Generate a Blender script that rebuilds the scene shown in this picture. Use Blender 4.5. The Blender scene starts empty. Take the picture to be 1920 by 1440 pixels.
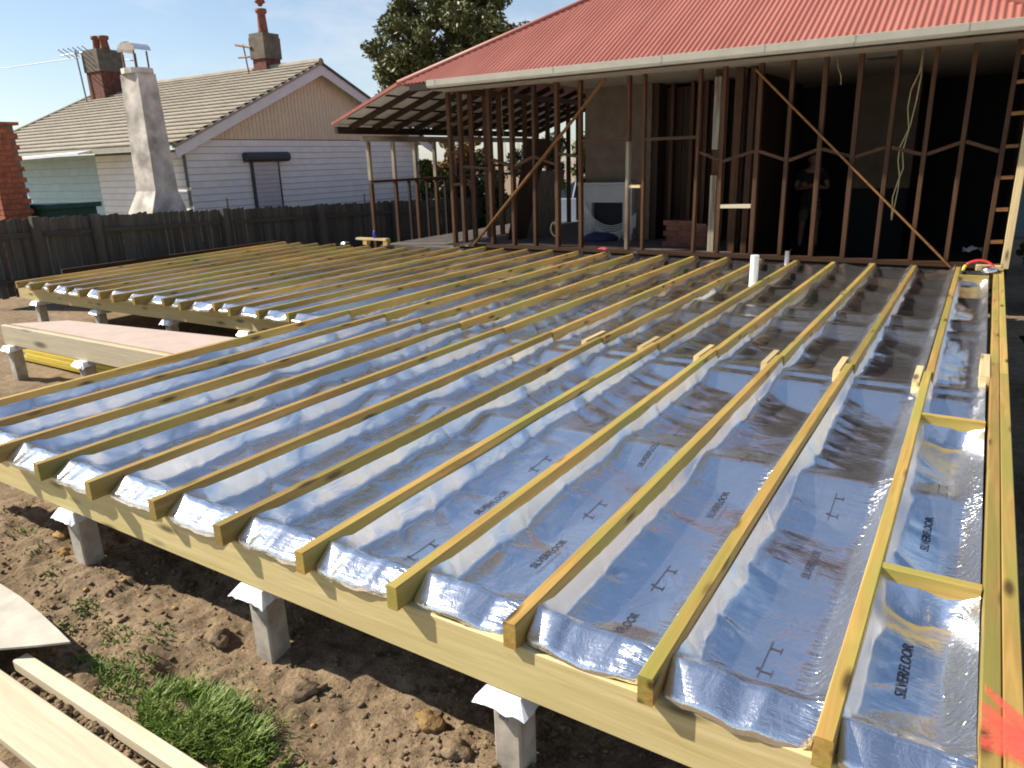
import bpy, bmesh, math, random
import numpy as np
from mathutils import Vector, Matrix

rnd = random.Random(7)
S = bpy.context.scene
COL = S.collection

# ------------------------------------------------------------------ camera
def camera():
    yaw, pitch, roll = 0.5695, 0.29855, -0.03206
    f = Vector((-math.sin(yaw) * math.cos(pitch), math.cos(yaw) * math.cos(pitch), -math.sin(pitch)))
    r = Vector((math.cos(yaw), math.sin(yaw), 0))
    u = r.cross(f)
    r2 = math.cos(roll) * r + math.sin(roll) * u
    u2 = -math.sin(roll) * r + math.cos(roll) * u
    cd = bpy.data.cameras.new('camera')
    co = bpy.data.objects.new('camera', cd)
    COL.objects.link(co)
    m = Matrix(((r2.x, u2.x, -f.x), (r2.y, u2.y, -f.y), (r2.z, u2.z, -f.z))).to_4x4()
    m.translation = Vector((0.1762, -1.574, 1.3464))
    co.matrix_world = m
    cd.sensor_width = 36
    cd.lens = 36 * 1364.3 / 1920
    cd.clip_start = 0.05
    cd.clip_end = 2000
    S.camera = co
camera()

# ------------------------------------------------------------------ light
TO_SUN = Vector((-1.12, -0.41, 1.0)).normalized()
sun_el = math.asin(TO_SUN.z)
sun_az = math.atan2(TO_SUN.x, TO_SUN.y)
W = bpy.data.worlds.new('World')
S.world = W
W.use_nodes = True
nt = W.node_tree
nt.nodes.clear()
def wn(t, **k):
    n = nt.nodes.new(t)
    for a, b in k.items():
        setattr(n, a, b)
    return n
sky = wn('ShaderNodeTexSky', sky_type='NISHITA', sun_disc=False, sun_elevation=sun_el,
         sun_rotation=sun_az % (2 * math.pi), altitude=50, air_density=1.0, dust_density=0.55, ozone_density=3.0)
tc = wn('ShaderNodeTexCoord')
mp = wn('ShaderNodeMapping')
mp.inputs['Scale'].default_value = (1.6, 1.6, 5.0)
mp.inputs['Location'].default_value = (3.1, 0.4, 0.2)
no = wn('ShaderNodeTexNoise')
no.inputs['Scale'].default_value = 1.7
no.inputs['Detail'].default_value = 7
no.inputs['Roughness'].default_value = 0.62
cr = wn('ShaderNodeValToRGB')
cr.color_ramp.elements[0].position = 0.52
cr.color_ramp.elements[0].color = (0, 0, 0, 1)
cr.color_ramp.elements[1].position = 0.82
cr.color_ramp.elements[1].color = (0.8, 0.8, 0.8, 1)
mx = wn('ShaderNodeMix', data_type='RGBA')
mx.inputs['B'].default_value = (6.6, 6.8, 7.1, 1)
bg = wn('ShaderNodeBackground')
bg.inputs['Strength'].default_value = 0.082
out = wn('ShaderNodeOutputWorld')
L = nt.links.new
L(tc.outputs['Generated'], mp.inputs['Vector'])
L(mp.outputs['Vector'], no.inputs['Vector'])
L(no.outputs['Fac'], cr.inputs['Fac'])
# thin white cloud gathering towards the horizon all round
sx = wn('ShaderNodeSeparateXYZ')
L(tc.outputs['Generated'], sx.inputs[0])
hz = wn('ShaderNodeMapRange')
hz.inputs['From Min'].default_value = 0.0
hz.inputs['From Max'].default_value = 0.42
hz.inputs['To Min'].default_value = 0.48
hz.inputs['To Max'].default_value = 0.0
L(sx.outputs['Z'], hz.inputs['Value'])
n2 = wn('ShaderNodeTexNoise')
n2.inputs['Scale'].default_value = 3.0
n2.inputs['Detail'].default_value = 5
L(mp.outputs['Vector'], n2.inputs['Vector'])
hm_ = wn('ShaderNodeMath', operation='MULTIPLY')
L(hz.outputs[0], hm_.inputs[0]); L(n2.outputs['Fac'], hm_.inputs[1])
ad_ = wn('ShaderNodeMath', operation='ADD', use_clamp=True)
L(hm_.outputs[0], ad_.inputs[0]); L(cr.outputs['Color'], ad_.inputs[1])
L(ad_.outputs[0], mx.inputs['Factor'])
L(sky.outputs['Color'], mx.inputs['A'])
L(mx.outputs['Result'], bg.inputs['Color'])
L(bg.outputs['Background'], out.inputs['Surface'])

sd = bpy.data.lights.new('sun', 'SUN')
sd.energy = 5.0
sd.angle = math.radians(0.6)
sd.color = (1.0, 0.93, 0.82)
so = bpy.data.objects.new('sun', sd)
COL.objects.link(so)
so.rotation_euler = (-TO_SUN).to_track_quat('-Z', 'Y').to_euler()

S.view_settings.view_transform = 'Standard'
S.view_settings.look = 'None'
S.view_settings.gamma = 1
S.view_settings.exposure = 0.75
S.view_settings.use_curve_mapping = False
S.render.engine = 'CYCLES'
S.cycles.filter_width = 1.9
S.cycles.max_bounces = 8
S.cycles.sample_clamp_indirect = 6
S.cycles.use_denoising = True

# ------------------------------------------------------------------ noise
def _h(ix, iy, seed):
    n = (ix.astype(np.int64) * 374761393 + iy.astype(np.int64) * 668265263 + int(seed) * 1442695041) & 0xffffffff
    n = ((n ^ (n >> 13)) * 1274126177) & 0xffffffff
    n = n ^ (n >> 16)
    return (n & 0xffff) / 65535.0
def vnoise(x, y, seed=0):
    x = np.asarray(x, float); y = np.asarray(y, float)
    x, y = np.broadcast_arrays(x, y)
    ix = np.floor(x); iy = np.floor(y)
    fx = x - ix; fy = y - iy
    fx = fx * fx * (3 - 2 * fx); fy = fy * fy * (3 - 2 * fy)
    a = _h(ix, iy, seed); b = _h(ix + 1, iy, seed); c = _h(ix, iy + 1, seed); d = _h(ix + 1, iy + 1, seed)
    return (a + (b - a) * fx) * (1 - fy) + (c + (d - c) * fx) * fy
def fbm(x, y, seed=0, o=4, g=0.5):
    s = 0; a = 1.0; t = 0
    x = np.asarray(x, float); y = np.asarray(y, float)
    for i in range(o):
        s = s + a * (vnoise(x, y, seed + i * 17) * 2 - 1); t += a
        x = x * 2.03 + 11.3; y = y * 2.03 + 5.7; a *= g
    return s / t
def ridged(x, y, seed=0, o=3):
    s = 0; a = 1.0; t = 0
    x = np.asarray(x, float); y = np.asarray(y, float)
    for i in range(o):
        s = s + a * (1 - np.abs(vnoise(x, y, seed + i * 31) * 2 - 1)); t += a
        x = x * 2.1 + 3.3; y = y * 2.1 + 8.1; a *= 0.5
    return s / t

# ------------------------------------------------------------------ materials
class M_:
    def __init__(s, name):
        s.m = bpy.data.materials.new(name)
        s.m.use_nodes = True
        s.t = s.m.node_tree
        s.b = s.t.nodes['Principled BSDF']
    def n(s, t, ins=None, **k):
        nd = s.t.nodes.new(t)
        for a, b in k.items():
            setattr(nd, a, b)
        for a, b in (ins or {}).items():
            if hasattr(b, 'is_output'):
                s.t.links.new(b, nd.inputs[a])
            else:
                nd.inputs[a].default_value = b
        return nd
    def link(s, a, b):
        s.t.links.new(a, b)
    def ramp(s, fac, stops):
        r = s.n('ShaderNodeValToRGB', {'Fac': fac})
        e = r.color_ramp.elements
        while len(e) < len(stops):
            e.new(0.5)
        for q, (p, c) in zip(e, stops):
            q.position = p
            q.color = (*c, 1) if len(c) == 3 else c
        return r.outputs['Color']
    def mix(s, f, a, b, mode='MIX'):
        nd = s.n('ShaderNodeMix', data_type='RGBA', blend_type=mode)
        for k, v in (('Factor', f), ('A', a), ('B', b)):
            if hasattr(v, 'is_output'):
                s.link(v, nd.inputs[k])
            else:
                nd.inputs[k].default_value = (*v, 1) if isinstance(v, tuple) and len(v) == 3 else v
        return nd.outputs['Result']
    def coords(s, scale=(1, 1, 1), rand=True):
        t = s.n('ShaderNodeTexCoord').outputs['Object']
        if rand:
            oi = s.n('ShaderNodeObjectInfo')
            mm = s.n('ShaderNodeMath', {0: oi.outputs['Random'], 1: 57.0}, operation='MULTIPLY')
            t = s.n('ShaderNodeVectorMath', {0: t, 1: mm.outputs[0]}, operation='ADD').outputs[0]
        return s.n('ShaderNodeMapping', {'Vector': t, 'Scale': scale}).outputs[0]
    def noise(s, v, scale=5.0, detail=4.0, rough=0.55, dist=0.0):
        return s.n('ShaderNodeTexNoise', {'Vector': v, 'Scale': scale, 'Detail': detail, 'Roughness': rough, 'Distortion': dist}).outputs['Fac']
    def bump(s, h, strength=0.3, dist=0.01, prev=None):
        b = s.n('ShaderNodeBump', {'Height': h, 'Strength': strength, 'Distance': dist})
        if prev is not None:
            s.link(prev, b.inputs['Normal'])
        return b.outputs['Normal']
    def fin(s, col=None, rough=None, normal=None, metal=None, spec=None):
        for k, v in (('Base Color', col), ('Roughness', rough), ('Normal', normal), ('Metallic', metal), ('Specular IOR Level', spec)):
            if v is None:
                continue
            if hasattr(v, 'is_output'):
                s.link(v, s.b.inputs[k])
            else:
                s.b.inputs[k].default_value = (*v, 1) if isinstance(v, tuple) and len(v) == 3 else v
        return s.m

def wood(name, dark, light, axis, knots=True, rough=0.6, tint=None, kscale=1.0, ts=0.5):
    w = M_(name)
    sc = [26.0] * 3; sc[axis] = 1.3
    v = w.coords(tuple(sc))
    g = w.noise(v, 1.0, 5, 0.6, 1.2)
    col = w.ramp(g, [(0.30, dark), (0.72, light)])
    if tint:
        s2 = [7.0] * 3; s2[axis] = 1.1
        g2 = w.noise(w.coords(tuple(s2)), 1.0, 3)
        f2 = w.ramp(g2, [(0.42, (0, 0, 0)), (0.66, (ts, ts, ts))])
        col = w.mix(f2, col, tint)
    oi = w.n('ShaderNodeObjectInfo')
    hv = w.n('ShaderNodeHueSaturation', {'Color': col})
    va = w.n('ShaderNodeMapRange', {'Value': oi.outputs['Random'], 'To Min': 0.72, 'To Max': 1.2})
    w.link(va.outputs[0], hv.inputs['Value'])
    col = hv.outputs['Color']
    if knots:
        s3 = [9.0 * kscale] * 3; s3[axis] = 2.4 * kscale
        vo = w.n('ShaderNodeTexVoronoi', {'Vector': w.coords(tuple(s3)), 'Scale': 1.0})
        kf = w.ramp(vo.outputs['Distance'], [(0.09, (1, 1, 1)), (0.24, (0, 0, 0))])
        col = w.mix(kf, col, tuple(c * 0.28 for c in dark))
    fine = [70.0] * 3; fine[axis] = 4.0
    h = w.noise(w.coords(tuple(fine)), 1.0, 3)
    return w.fin(col, rough, w.bump(h, 0.35, 0.003), spec=0.35)

def plain(name, c, rough=0.6, metal=0.0, var=0.15, scale=8.0, bump=0.0, spec=0.5):
    w = M_(name)
    n = w.noise(w.coords(), scale, 5)
    col = w.ramp(n, [(0.3, tuple(max(0, x * (1 - var)) for x in c)), (0.7, tuple(min(1, x * (1 + var)) for x in c))])
    nm = w.bump(n, bump, 0.01) if bump else None
    return w.fin(col, rough, nm, metal, spec)

MT = {}
for ax, k in enumerate('xyz'):
    MT['treated_' + k] = wood('treated_pine_' + k, (0.29, 0.165, 0.038), (0.51, 0.32, 0.09), ax, tint=(0.27, 0.245, 0.05), ts=0.85, kscale=1.3)
    MT['bearer_' + k] = wood('bearer_pine_' + k, (0.50, 0.39, 0.17), (0.66, 0.54, 0.27), ax, tint=(0.46, 0.41, 0.16), ts=0.5)
    MT['pale_' + k] = wood('pale_pine_' + k, (0.50, 0.37, 0.17), (0.66, 0.52, 0.28), ax)
    MT['cream_' + k] = wood('cream_pine_' + k, (0.50, 0.41, 0.26), (0.66, 0.58, 0.42), ax, rough=0.75, kscale=0.6, tint=(0.58, 0.49, 0.33), ts=0.6)
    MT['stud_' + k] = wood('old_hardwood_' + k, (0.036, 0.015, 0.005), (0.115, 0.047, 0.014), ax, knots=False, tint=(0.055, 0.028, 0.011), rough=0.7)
    MT['brace_' + k] = wood('brace_hardwood_' + k, (0.14, 0.060, 0.016), (0.27, 0.125, 0.036), ax, knots=False, rough=0.7)
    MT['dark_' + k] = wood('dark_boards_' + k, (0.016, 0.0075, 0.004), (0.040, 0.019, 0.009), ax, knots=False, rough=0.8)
    MT['grey_' + k] = wood('weathered_grey_' + k, (0.060, 0.051, 0.040), (0.135, 0.119, 0.097), ax, knots=False, rough=0.9)
    MT['yellow_' + k] = wood('yellow_pine_' + k, (0.52, 0.38, 0.03), (0.70, 0.55, 0.06), ax, knots=False)
    MT['paint_' + k] = wood('worn_cream_paint_' + k, (0.24, 0.20, 0.135), (0.42, 0.37, 0.27), ax, knots=False, tint=(0.11, 0.06, 0.03), ts=0.9)

def foil_mat(name):
    w = M_(name)
    edge = w.n('ShaderNodeAttribute', attribute_name='crinkle').outputs['Fac']
    v = w.coords((7, 52, 30), rand=False)          # small ripples running across the bay
    rip = w.noise(v, 1.0, 3, 0.55, 0.4)
    blot = w.noise(w.coords((2.6, 1.5, 2.2), rand=False), 1.0, 3)
    amp = w.n('ShaderNodeMapRange', {'Value': blot, 'From Min': 0.42, 'From Max': 0.62, 'To Min': 0.10, 'To Max': 0.55}).outputs[0]
    amp = w.n('ShaderNodeMath', {0: amp, 1: edge}, operation='ADD', use_clamp=False).outputs[0]
    rip2 = w.n('ShaderNodeMath', {0: rip, 1: amp}, operation='MULTIPLY').outputs[0]
    n1 = w.bump(rip2, 0.8, 0.008)
    cr_ = w.noise(w.coords((9, 5, 9), rand=False), 1.0, 4, 0.6, 2.2)   # creases
    n2 = w.bump(cr_, 0.22, 0.016, n1)
    mic = w.noise(w.coords((170, 170, 170), rand=False), 1.0, 2)
    n3 = w.bump(mic, 0.16, 0.003, n2)
    ro = w.n('ShaderNodeMapRange', {'Value': w.noise(w.coords((3, 2, 3), rand=False), 1.0, 4), 'To Min': 0.10, 'To Max': 0.22})
    dr = w.n('ShaderNodeAttribute', attribute_name='drape').outputs['Fac']      # heavily creased where it hangs off the joist
    ro2 = w.n('ShaderNodeMath', {0: dr, 1: 0.18}, operation='MULTIPLY').outputs[0]
    ro3 = w.n('ShaderNodeMath', {0: ro.outputs[0], 1: ro2}, operation='ADD').outputs[0]
    return w.fin((0.94, 0.945, 0.955), ro3, n3, 0.97)
MT['foil'] = foil_mat('silver_foil')
MT['ink'] = plain('black_print', (0.055, 0.055, 0.075), 0.4, var=0.4)
MT['ink_grey'] = plain('grey_print', (0.10, 0.11, 0.15), 0.5, var=0.3)
MT['zinc'] = plain('galvanised_cap', (0.86, 0.87, 0.88), 0.42, 0.35, 0.08, 20, 0.1)
MT['concrete'] = plain('concrete_stump', (0.42, 0.37, 0.30), 0.9, 0, 0.34, 9, 0.45)
MT['weather'] = plain('white_weatherboard', (0.78, 0.76, 0.70), 0.6, 0, 0.07, 3)
MT['teal'] = plain('pale_teal_boards', (0.42, 0.58, 0.60), 0.6, 0, 0.08, 3)
MT['gable'] = plain('tan_gable_boards', (0.72, 0.60, 0.42), 0.7, 0, 0.1, 6)
MT['white'] = plain('white_paint', (0.74, 0.75, 0.76), 0.5, 0, 0.06, 4)
MT['fascia'] = plain('off_white_paint', (0.70, 0.69, 0.66), 0.5, 0, 0.06, 4)
MT['tile'] = plain('concrete_roof_tile', (0.31, 0.27, 0.205), 0.85, 0, 0.2, 2, 0.2)
MT['charcoal'] = plain('charcoal_steel', (0.045, 0.045, 0.052), 0.5, 0, 0.2, 6)
MT['lap_shade'] = plain('lap_shade_wall', (0.16, 0.16, 0.17), 0.9)  # dark colour showing through board gaps, painted shade under the laps
MT['shutter'] = plain('grey_shutter_slats', (0.55, 0.50, 0.49), 0.6, 0, 0.06, 4)
MT['render'] = plain('stained_render', (0.54, 0.49, 0.42), 0.95, 0, 0.5, 2.6, 0.5)
MT['darkrender'] = plain('sooty_render', (0.15, 0.125, 0.09), 0.95, 0, 0.35, 5, 0.4)
MT['mortar'] = plain('mortar', (0.20, 0.12, 0.085), 0.95, 0, 0.2, 20, 0.3)
MT['brick'] = plain('red_brick', (0.33, 0.095, 0.045), 0.9, 0, 0.35, 11, 0.4)
MT['brickdark'] = plain('old_red_brick', (0.15, 0.055, 0.034), 0.9, 0, 0.4, 9, 0.4)
MT['pot'] = plain('terracotta_pot', (0.24, 0.085, 0.05), 0.85, 0, 0.3, 9)
MT['rust'] = plain('rusted_iron', (0.16, 0.075, 0.04), 0.7, 0.3, 0.5, 12)
MT['metal'] = plain('grey_metal', (0.35, 0.35, 0.36), 0.45, 0.8, 0.1, 12)
def roof_mat():
    w = M_('red_painted_iron')
    n = w.noise(w.coords((2.5, 0.5, 0.5), False), 1.0, 5, 0.6)
    n2 = w.noise(w.coords((9, 2.2, 2.2), False), 1.0, 4, 0.65)
    c = w.ramp(n, [(0.3, (0.29, 0.085, 0.056)), (0.7, (0.39, 0.135, 0.095))])
    c = w.mix(w.ramp(n2, [(0.5, (0, 0, 0)), (0.8, (0.5, 0.5, 0.5))]), c, (0.22, 0.075, 0.05))
    return w.fin(c, 0.55)
MT['redroof'] = roof_mat()
MT['gutter'] = plain('cream_gutter', (0.37, 0.345, 0.27), 0.45, 0, 0.08, 5)
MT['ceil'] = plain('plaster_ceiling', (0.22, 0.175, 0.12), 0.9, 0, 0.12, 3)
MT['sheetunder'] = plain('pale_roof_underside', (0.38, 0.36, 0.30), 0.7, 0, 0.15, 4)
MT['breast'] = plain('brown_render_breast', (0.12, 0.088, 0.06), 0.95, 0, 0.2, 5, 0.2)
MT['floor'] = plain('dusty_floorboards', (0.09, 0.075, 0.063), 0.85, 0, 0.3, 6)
MT['mantel'] = plain('grey_white_mantel', (0.33, 0.33, 0.33), 0.6, 0, 0.06, 4)
MT['near_black'] = plain('near_black', (0.012, 0.012, 0.013), 0.95)  # one near-black for the fire openings and the rear wall
MT['cotton'] = plain('white_cotton', (0.62, 0.60, 0.56), 0.9)
MT['navy'] = plain('navy_cloth', (0.02, 0.025, 0.07), 0.9)
MT['cable'] = plain('yellowed_cable', (0.50, 0.42, 0.20), 0.5)
MT['pvc'] = plain('white_pvc', (0.78, 0.78, 0.76), 0.35, 0, 0.03)
MT['redhose'] = plain('red_hose', (0.62, 0.03, 0.025), 0.35, 0, 0.1)
MT['yellowtip'] = plain('yellow_fitting', (0.75, 0.55, 0.06), 0.4)
MT['sheet'] = plain('pinkish_fibre_sheet', (0.47, 0.36, 0.29), 0.85, 0, 0.08, 5)
MT['ply'] = plain('pale_plywood', (0.47, 0.43, 0.35), 0.8, 0, 0.16, 9, 0.1)
MT['spray'] = plain('fluoro_red_spray', (0.85, 0.14, 0.09), 0.6, 0, 0.12, 30)
MT['green'] = plain('dark_green_steel', (0.012, 0.06, 0.035), 0.5, 0, 0.2)
MT['carpaint'] = plain('silver_blue_car_paint', (0.26, 0.31, 0.40), 0.25, 0.2, 0.03)
MT['glass'] = plain('dark_car_glass', (0.02, 0.025, 0.03), 0.08, 0, 0.1)
MT['rubber'] = plain('tyre_rubber', (0.02, 0.02, 0.02), 0.8)
MT['bark'] = plain('tree_bark', (0.10, 0.075, 0.055), 0.95, 0, 0.4, 14, 0.5)
MT['skin'] = plain('skin', (0.30, 0.155, 0.10), 0.55, 0, 0.06)
MT['shirt'] = plain('dark_shirt', (0.016, 0.017, 0.022), 0.9)
MT['shorts'] = plain('khaki_shorts', (0.11, 0.095, 0.06), 0.9)
MT['hair'] = plain('dark_hair', (0.03, 0.02, 0.014), 0.7)
MT['boot'] = plain('dark_boots', (0.022, 0.018, 0.015), 0.7)
MT['eye'] = plain('eye', (0.03, 0.02, 0.02), 0.2)
MT['blue'] = plain('blue_plastic', (0.03, 0.03, 0.30), 0.35)
MT['bluegrey'] = plain('blue_grey_cladding', (0.16, 0.22, 0.25), 0.6, 0, 0.1, 3)
MT['pink'] = plain('faded_pink_plastic', (0.42, 0.05, 0.08), 0.5)
MT['concretepath'] = plain('pale_concrete_path', (0.45, 0.42, 0.37), 0.9, 0, 0.1, 6)
MT['picket'] = plain('cream_picket_paint', (0.62, 0.58, 0.45), 0.6, 0, 0.06)

def leafmat(name, a, b, c):
    w = M_(name)
    n = w.noise(w.coords((1, 1, 1), False), 1.6, 3)
    n2 = w.noise(w.coords((1, 1, 1), False), 14.0, 2)
    col = w.mix(n2, w.ramp(n, [(0.35, a), (0.65, b)]), c)
    m = w.fin(col, 0.5, spec=0.3)
    w.b.inputs['Transmission Weight'].default_value = 0.0
    return m
MT['leaf'] = leafmat('evergreen_leaves', (0.055, 0.080, 0.022), (0.105, 0.130, 0.036), (0.17, 0.155, 0.055))
MT['leaf_green'] = leafmat('fresh_green_leaves', (0.05, 0.09, 0.014), (0.10, 0.15, 0.02), (0.13, 0.14, 0.03))
MT['leaf_orange'] = leafmat('orange_leaves', (0.20, 0.085, 0.015), (0.30, 0.12, 0.02), (0.16, 0.14, 0.025))
MT['leaf_dark'] = leafmat('dark_leaves', (0.015, 0.024, 0.008), (0.03, 0.045, 0.012), (0.045, 0.05, 0.015))
MT['grass'] = leafmat('grass_blades', (0.065, 0.165, 0.016), (0.12, 0.25, 0.022), (0.25, 0.28, 0.07))

def soil_mat():
    w = M_('clay_soil')
    v = w.coords((1, 1, 1), False)
    big = w.noise(v, 1.7, 5, 0.6, 0.4)
    med = w.noise(v, 11.0, 6, 0.65)
    fine = w.noise(v, 60.0, 5, 0.7)
    c = w.ramp(big, [(0.32, (0.19, 0.137, 0.081)), (0.52, (0.31, 0.228, 0.143)), (0.70, (0.43, 0.32, 0.21))])
    c2 = w.ramp(med, [(0.35, (0.13, 0.092, 0.055)), (0.6, (0.30, 0.22, 0.135)), (0.78, (0.43, 0.31, 0.16))])
    c = w.mix(0.55, c, c2)
    f3 = w.ramp(fine, [(0.35, (0.55, 0.55, 0.55)), (0.7, (1.25, 1.2, 1.15))])
    c = w.mix(0.8, c, f3, 'MULTIPLY')
    n1 = w.bump(med, 0.6, 0.03)
    n2 = w.bump(fine, 0.8, 0.012, n1)
    return w.fin(c, 0.95, n2, spec=0.15)
MT['soil'] = soil_mat()
def soil2():
    m = MT['soil'].copy(); m.name = 'yellow_clay_soil'
    for n in m.node_tree.nodes:
        if n.type == 'VALTORGB':
            for e in n.color_ramp.elements:
                c = e.color
                if c[0] < 0.5:
                    e.color = (c[0] * 1.25, c[1] * 1.1, c[2] * 0.75, 1)
    return m
MT['claysoil'] = soil2()
MT['clod'] = plain('dry_clod', (0.25, 0.175, 0.105), 0.95, 0, 0.35, 30, 0.6, 0.1)
MT['clay'] = plain('yellow_clay', (0.36, 0.225, 0.085), 0.95, 0, 0.45, 22, 0.6, 0.1)

# ------------------------------------------------------------------ mesh helpers
class MB:
    def __init__(s):
        s.v = []; s.f = []
    def add(s, vs, fs):
        o = len(s.v)
        s.v += [tuple(map(float, q)) for q in vs]
        s.f += [tuple(i + o for i in q) for q in fs]
        return s
    def box(s, a, b):
        (x0, y0, z0), (x1, y1, z1) = a, b
        return s.add([(x0, y0, z0), (x1, y0, z0), (x1, y1, z0), (x0, y1, z0), (x0, y0, z1), (x1, y0, z1), (x1, y1, z1), (x0, y1, z1)],
                     [(0, 3, 2, 1), (4, 5, 6, 7), (0, 1, 5, 4), (1, 2, 6, 5), (2, 3, 7, 6), (3, 0, 4, 7)])
    def cbox(s, a, b, c=0.003):
        """box with chamfered long edges"""
        d = [b[i] - a[i] for i in range(3)]
        ax = max(range(3), key=lambda i: d[i])
        o = [i for i in range(3) if i != ax]
        c = min(c, d[o[0]] * 0.3, d[o[1]] * 0.3)
        p0, p1, q0, q1 = a[o[0]], b[o[0]], a[o[1]], b[o[1]]
        ring = [(p0 + c, q0), (p1 - c, q0), (p1, q0 + c), (p1, q1 - c), (p1 - c, q1), (p0 + c, q1), (p0, q1 - c), (p0, q0 + c)]
        vs = []
        for e in (a[ax], b[ax]):
            for p, q in ring:
                v = [0, 0, 0]; v[ax] = e; v[o[0]] = p; v[o[1]] = q
                vs.append(v)
        fs = [(i, (i + 1) % 8, 8 + (i + 1) % 8, 8 + i) for i in range(8)] + [tuple(range(7, -1, -1)), tuple(range(8, 16))]
        if ax == 1:
            fs = [tuple(reversed(f)) for f in fs]
        return s.add(vs, fs)
    def beam(s, p, q, w, h, up=(0, 0, 1)):
        p = Vector(p); q = Vector(q); d = (q - p).normalized()
        up = Vector(up)
        if abs(d.dot(up)) > 0.98:
            up = Vector((0, 1, 0))
        r = d.cross(up).normalized() * (w / 2); u = r.cross(d).normalized() * (h / 2)
        vs = [p - r - u, p + r - u, p + r + u, p - r + u, q - r - u, q + r - u, q + r + u, q - r + u]
        return s.add(vs, [(0, 1, 2, 3), (7, 6, 5, 4), (0, 4, 5, 1), (1, 5, 6, 2), (2, 6, 7, 3), (3, 7, 4, 0)])
    def tube(s, path, r, n=8, cap=True):
        path = [Vector(p) for p in path]
        rs = r if isinstance(r, (list, tuple)) else [r] * len(path)
        prev = None; vs = []
        for i, p in enumerate(path):
            d = (path[min(i + 1, len(path) - 1)] - path[max(i - 1, 0)]).normalized()
            if prev is None:
                a = d.orthogonal().normalized()
            else:
                a = (prev - d * prev.dot(d)).normalized()
            prev = a
            b = d.cross(a)
            for k in range(n):
                t = 2 * math.pi * k / n
                vs.append(p + (a * math.cos(t) + b * math.sin(t)) * rs[i])
        fs = []
        for i in range(len(path) - 1):
            for k in range(n):
                fs.append((i * n + k, i * n + (k + 1) % n, (i + 1) * n + (k + 1) % n, (i + 1) * n + k))
        if cap:
            fs.append(tuple(range(n - 1, -1, -1)))
            fs.append(tuple(range((len(path) - 1) * n, len(path) * n)))
        return s.add(vs, fs)
    def prism(s, poly, ext):
        """poly: list of 3d points, ext: vector"""
        n = len(poly); e = Vector(ext)
        vs = [Vector(p) for p in poly] + [Vector(p) + e for p in poly]
        fs = [tuple(range(n - 1, -1, -1)), tuple(range(n, 2 * n))] + [(i, (i + 1) % n, n + (i + 1) % n, n + i) for i in range(n)]
        return s.add(vs, fs)
    def lathe(s, c, prof, n=16):
        vs = []; fs = []
        for r, z in prof:
            for k in range(n):
                t = 2 * math.pi * k / n
                vs.append((c[0] + r * math.cos(t), c[1] + r * math.sin(t), c[2] + z))
        m = len(prof)
        for i in range(m - 1):
            for k in range(n):
                fs.append((i * n + k, i * n + (k + 1) % n, (i + 1) * n + (k + 1) % n, (i + 1) * n + k))
        fs.append(tuple(range(n - 1, -1, -1))); fs.append(tuple(range((m - 1) * n, m * n)))
        return s.add(vs, fs)

def wl(o):
    v = Vector((0, 0, 0))
    while o is not None:
        v += o.location
        o = o.parent
    return v
def mk(name, me, mat, parent=None, loc=None, smooth=False, **props):
    """link a mesh as an object; loc is the world place of the mesh origin"""
    o = bpy.data.objects.new(name, me)
    COL.objects.link(o)
    base = Vector(loc) if loc is not None else Vector((0, 0, 0))
    if parent is not None:
        o.parent = parent
        o.location = base - wl(parent)
    else:
        o.location = base
    if mat is not None and not me.materials:
        me.materials.append(MT[mat] if isinstance(mat, str) else mat)
    if smooth and len(me.polygons):
        me.polygons.foreach_set('use_smooth', [True] * len(me.polygons))
    for k, v in props.items():
        o[k] = v
    return o
def build(name, mb, mat, parent=None, smooth=False, origin=None, **props):
    """mesh builder in world coordinates -> object with its own origin"""
    if origin is None:
        a = np.array(mb.v); origin = (a.min(0) + a.max(0)) / 2
        if parent is None:
            origin[2] = a[:, 2].min()
    og = Vector(origin)
    me = bpy.data.meshes.new(name)
    me.from_pydata([tuple(Vector(v) - og) for v in mb.v], [], mb.f)
    me.update()
    return mk(name, me, mat, parent, og, smooth, **props)
def mesh_local(name, mb, mat):
    me = bpy.data.meshes.new(name)
    me.from_pydata(mb.v, [], mb.f)
    me.update()
    me.materials.append(MT[mat])
    return me
def root(name, loc, label, cat, group=None):
    o = bpy.data.objects.new(name, None)
    o.empty_display_size = 0.2
    COL.objects.link(o)
    o.location = loc
    o['label'] = label; o['category'] = cat
    if group:
        o['group'] = group
    return o
def tag(o, label, cat, group=None, kind=None):
    o['label'] = label; o['category'] = cat
    if group: o['group'] = group
    if kind: o['kind'] = kind
    return o
def copy_tree(o, loc, label):
    c = o.copy(); COL.objects.link(c); c.location = loc; c['label'] = label
    for ch in list(o.children):
        d = ch.copy(); COL.objects.link(d); d.parent = c
        for g in ch.children:
            e = g.copy(); COL.objects.link(e); e.parent = d
    return c
def np_mesh(name, V, F, mat, smooth=False):
    me = bpy.data.meshes.new(name)
    V = np.asarray(V, np.float32); F = np.asarray(F, np.int32)
    me.vertices.add(len(V)); me.vertices.foreach_set('co', V.ravel())
    k = F.shape[1]
    me.loops.add(F.size); me.loops.foreach_set('vertex_index', F.ravel())
    me.polygons.add(len(F))
    me.polygons.foreach_set('loop_start', np.arange(len(F), dtype=np.int32) * k)
    if smooth:
        me.polygons.foreach_set('use_smooth', np.ones(len(F), bool))
    me.update(calc_edges=True)
    me.validate()
    me.materials.append(MT[mat])
    return me
def grid_faces(nr, nc):
    i = np.arange(nr - 1)[:, None] * nc + np.arange(nc - 1)[None, :]
    i = i.ravel()
    return np.stack([i, i + 1, i + nc + 1, i + nc], 1)

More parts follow.
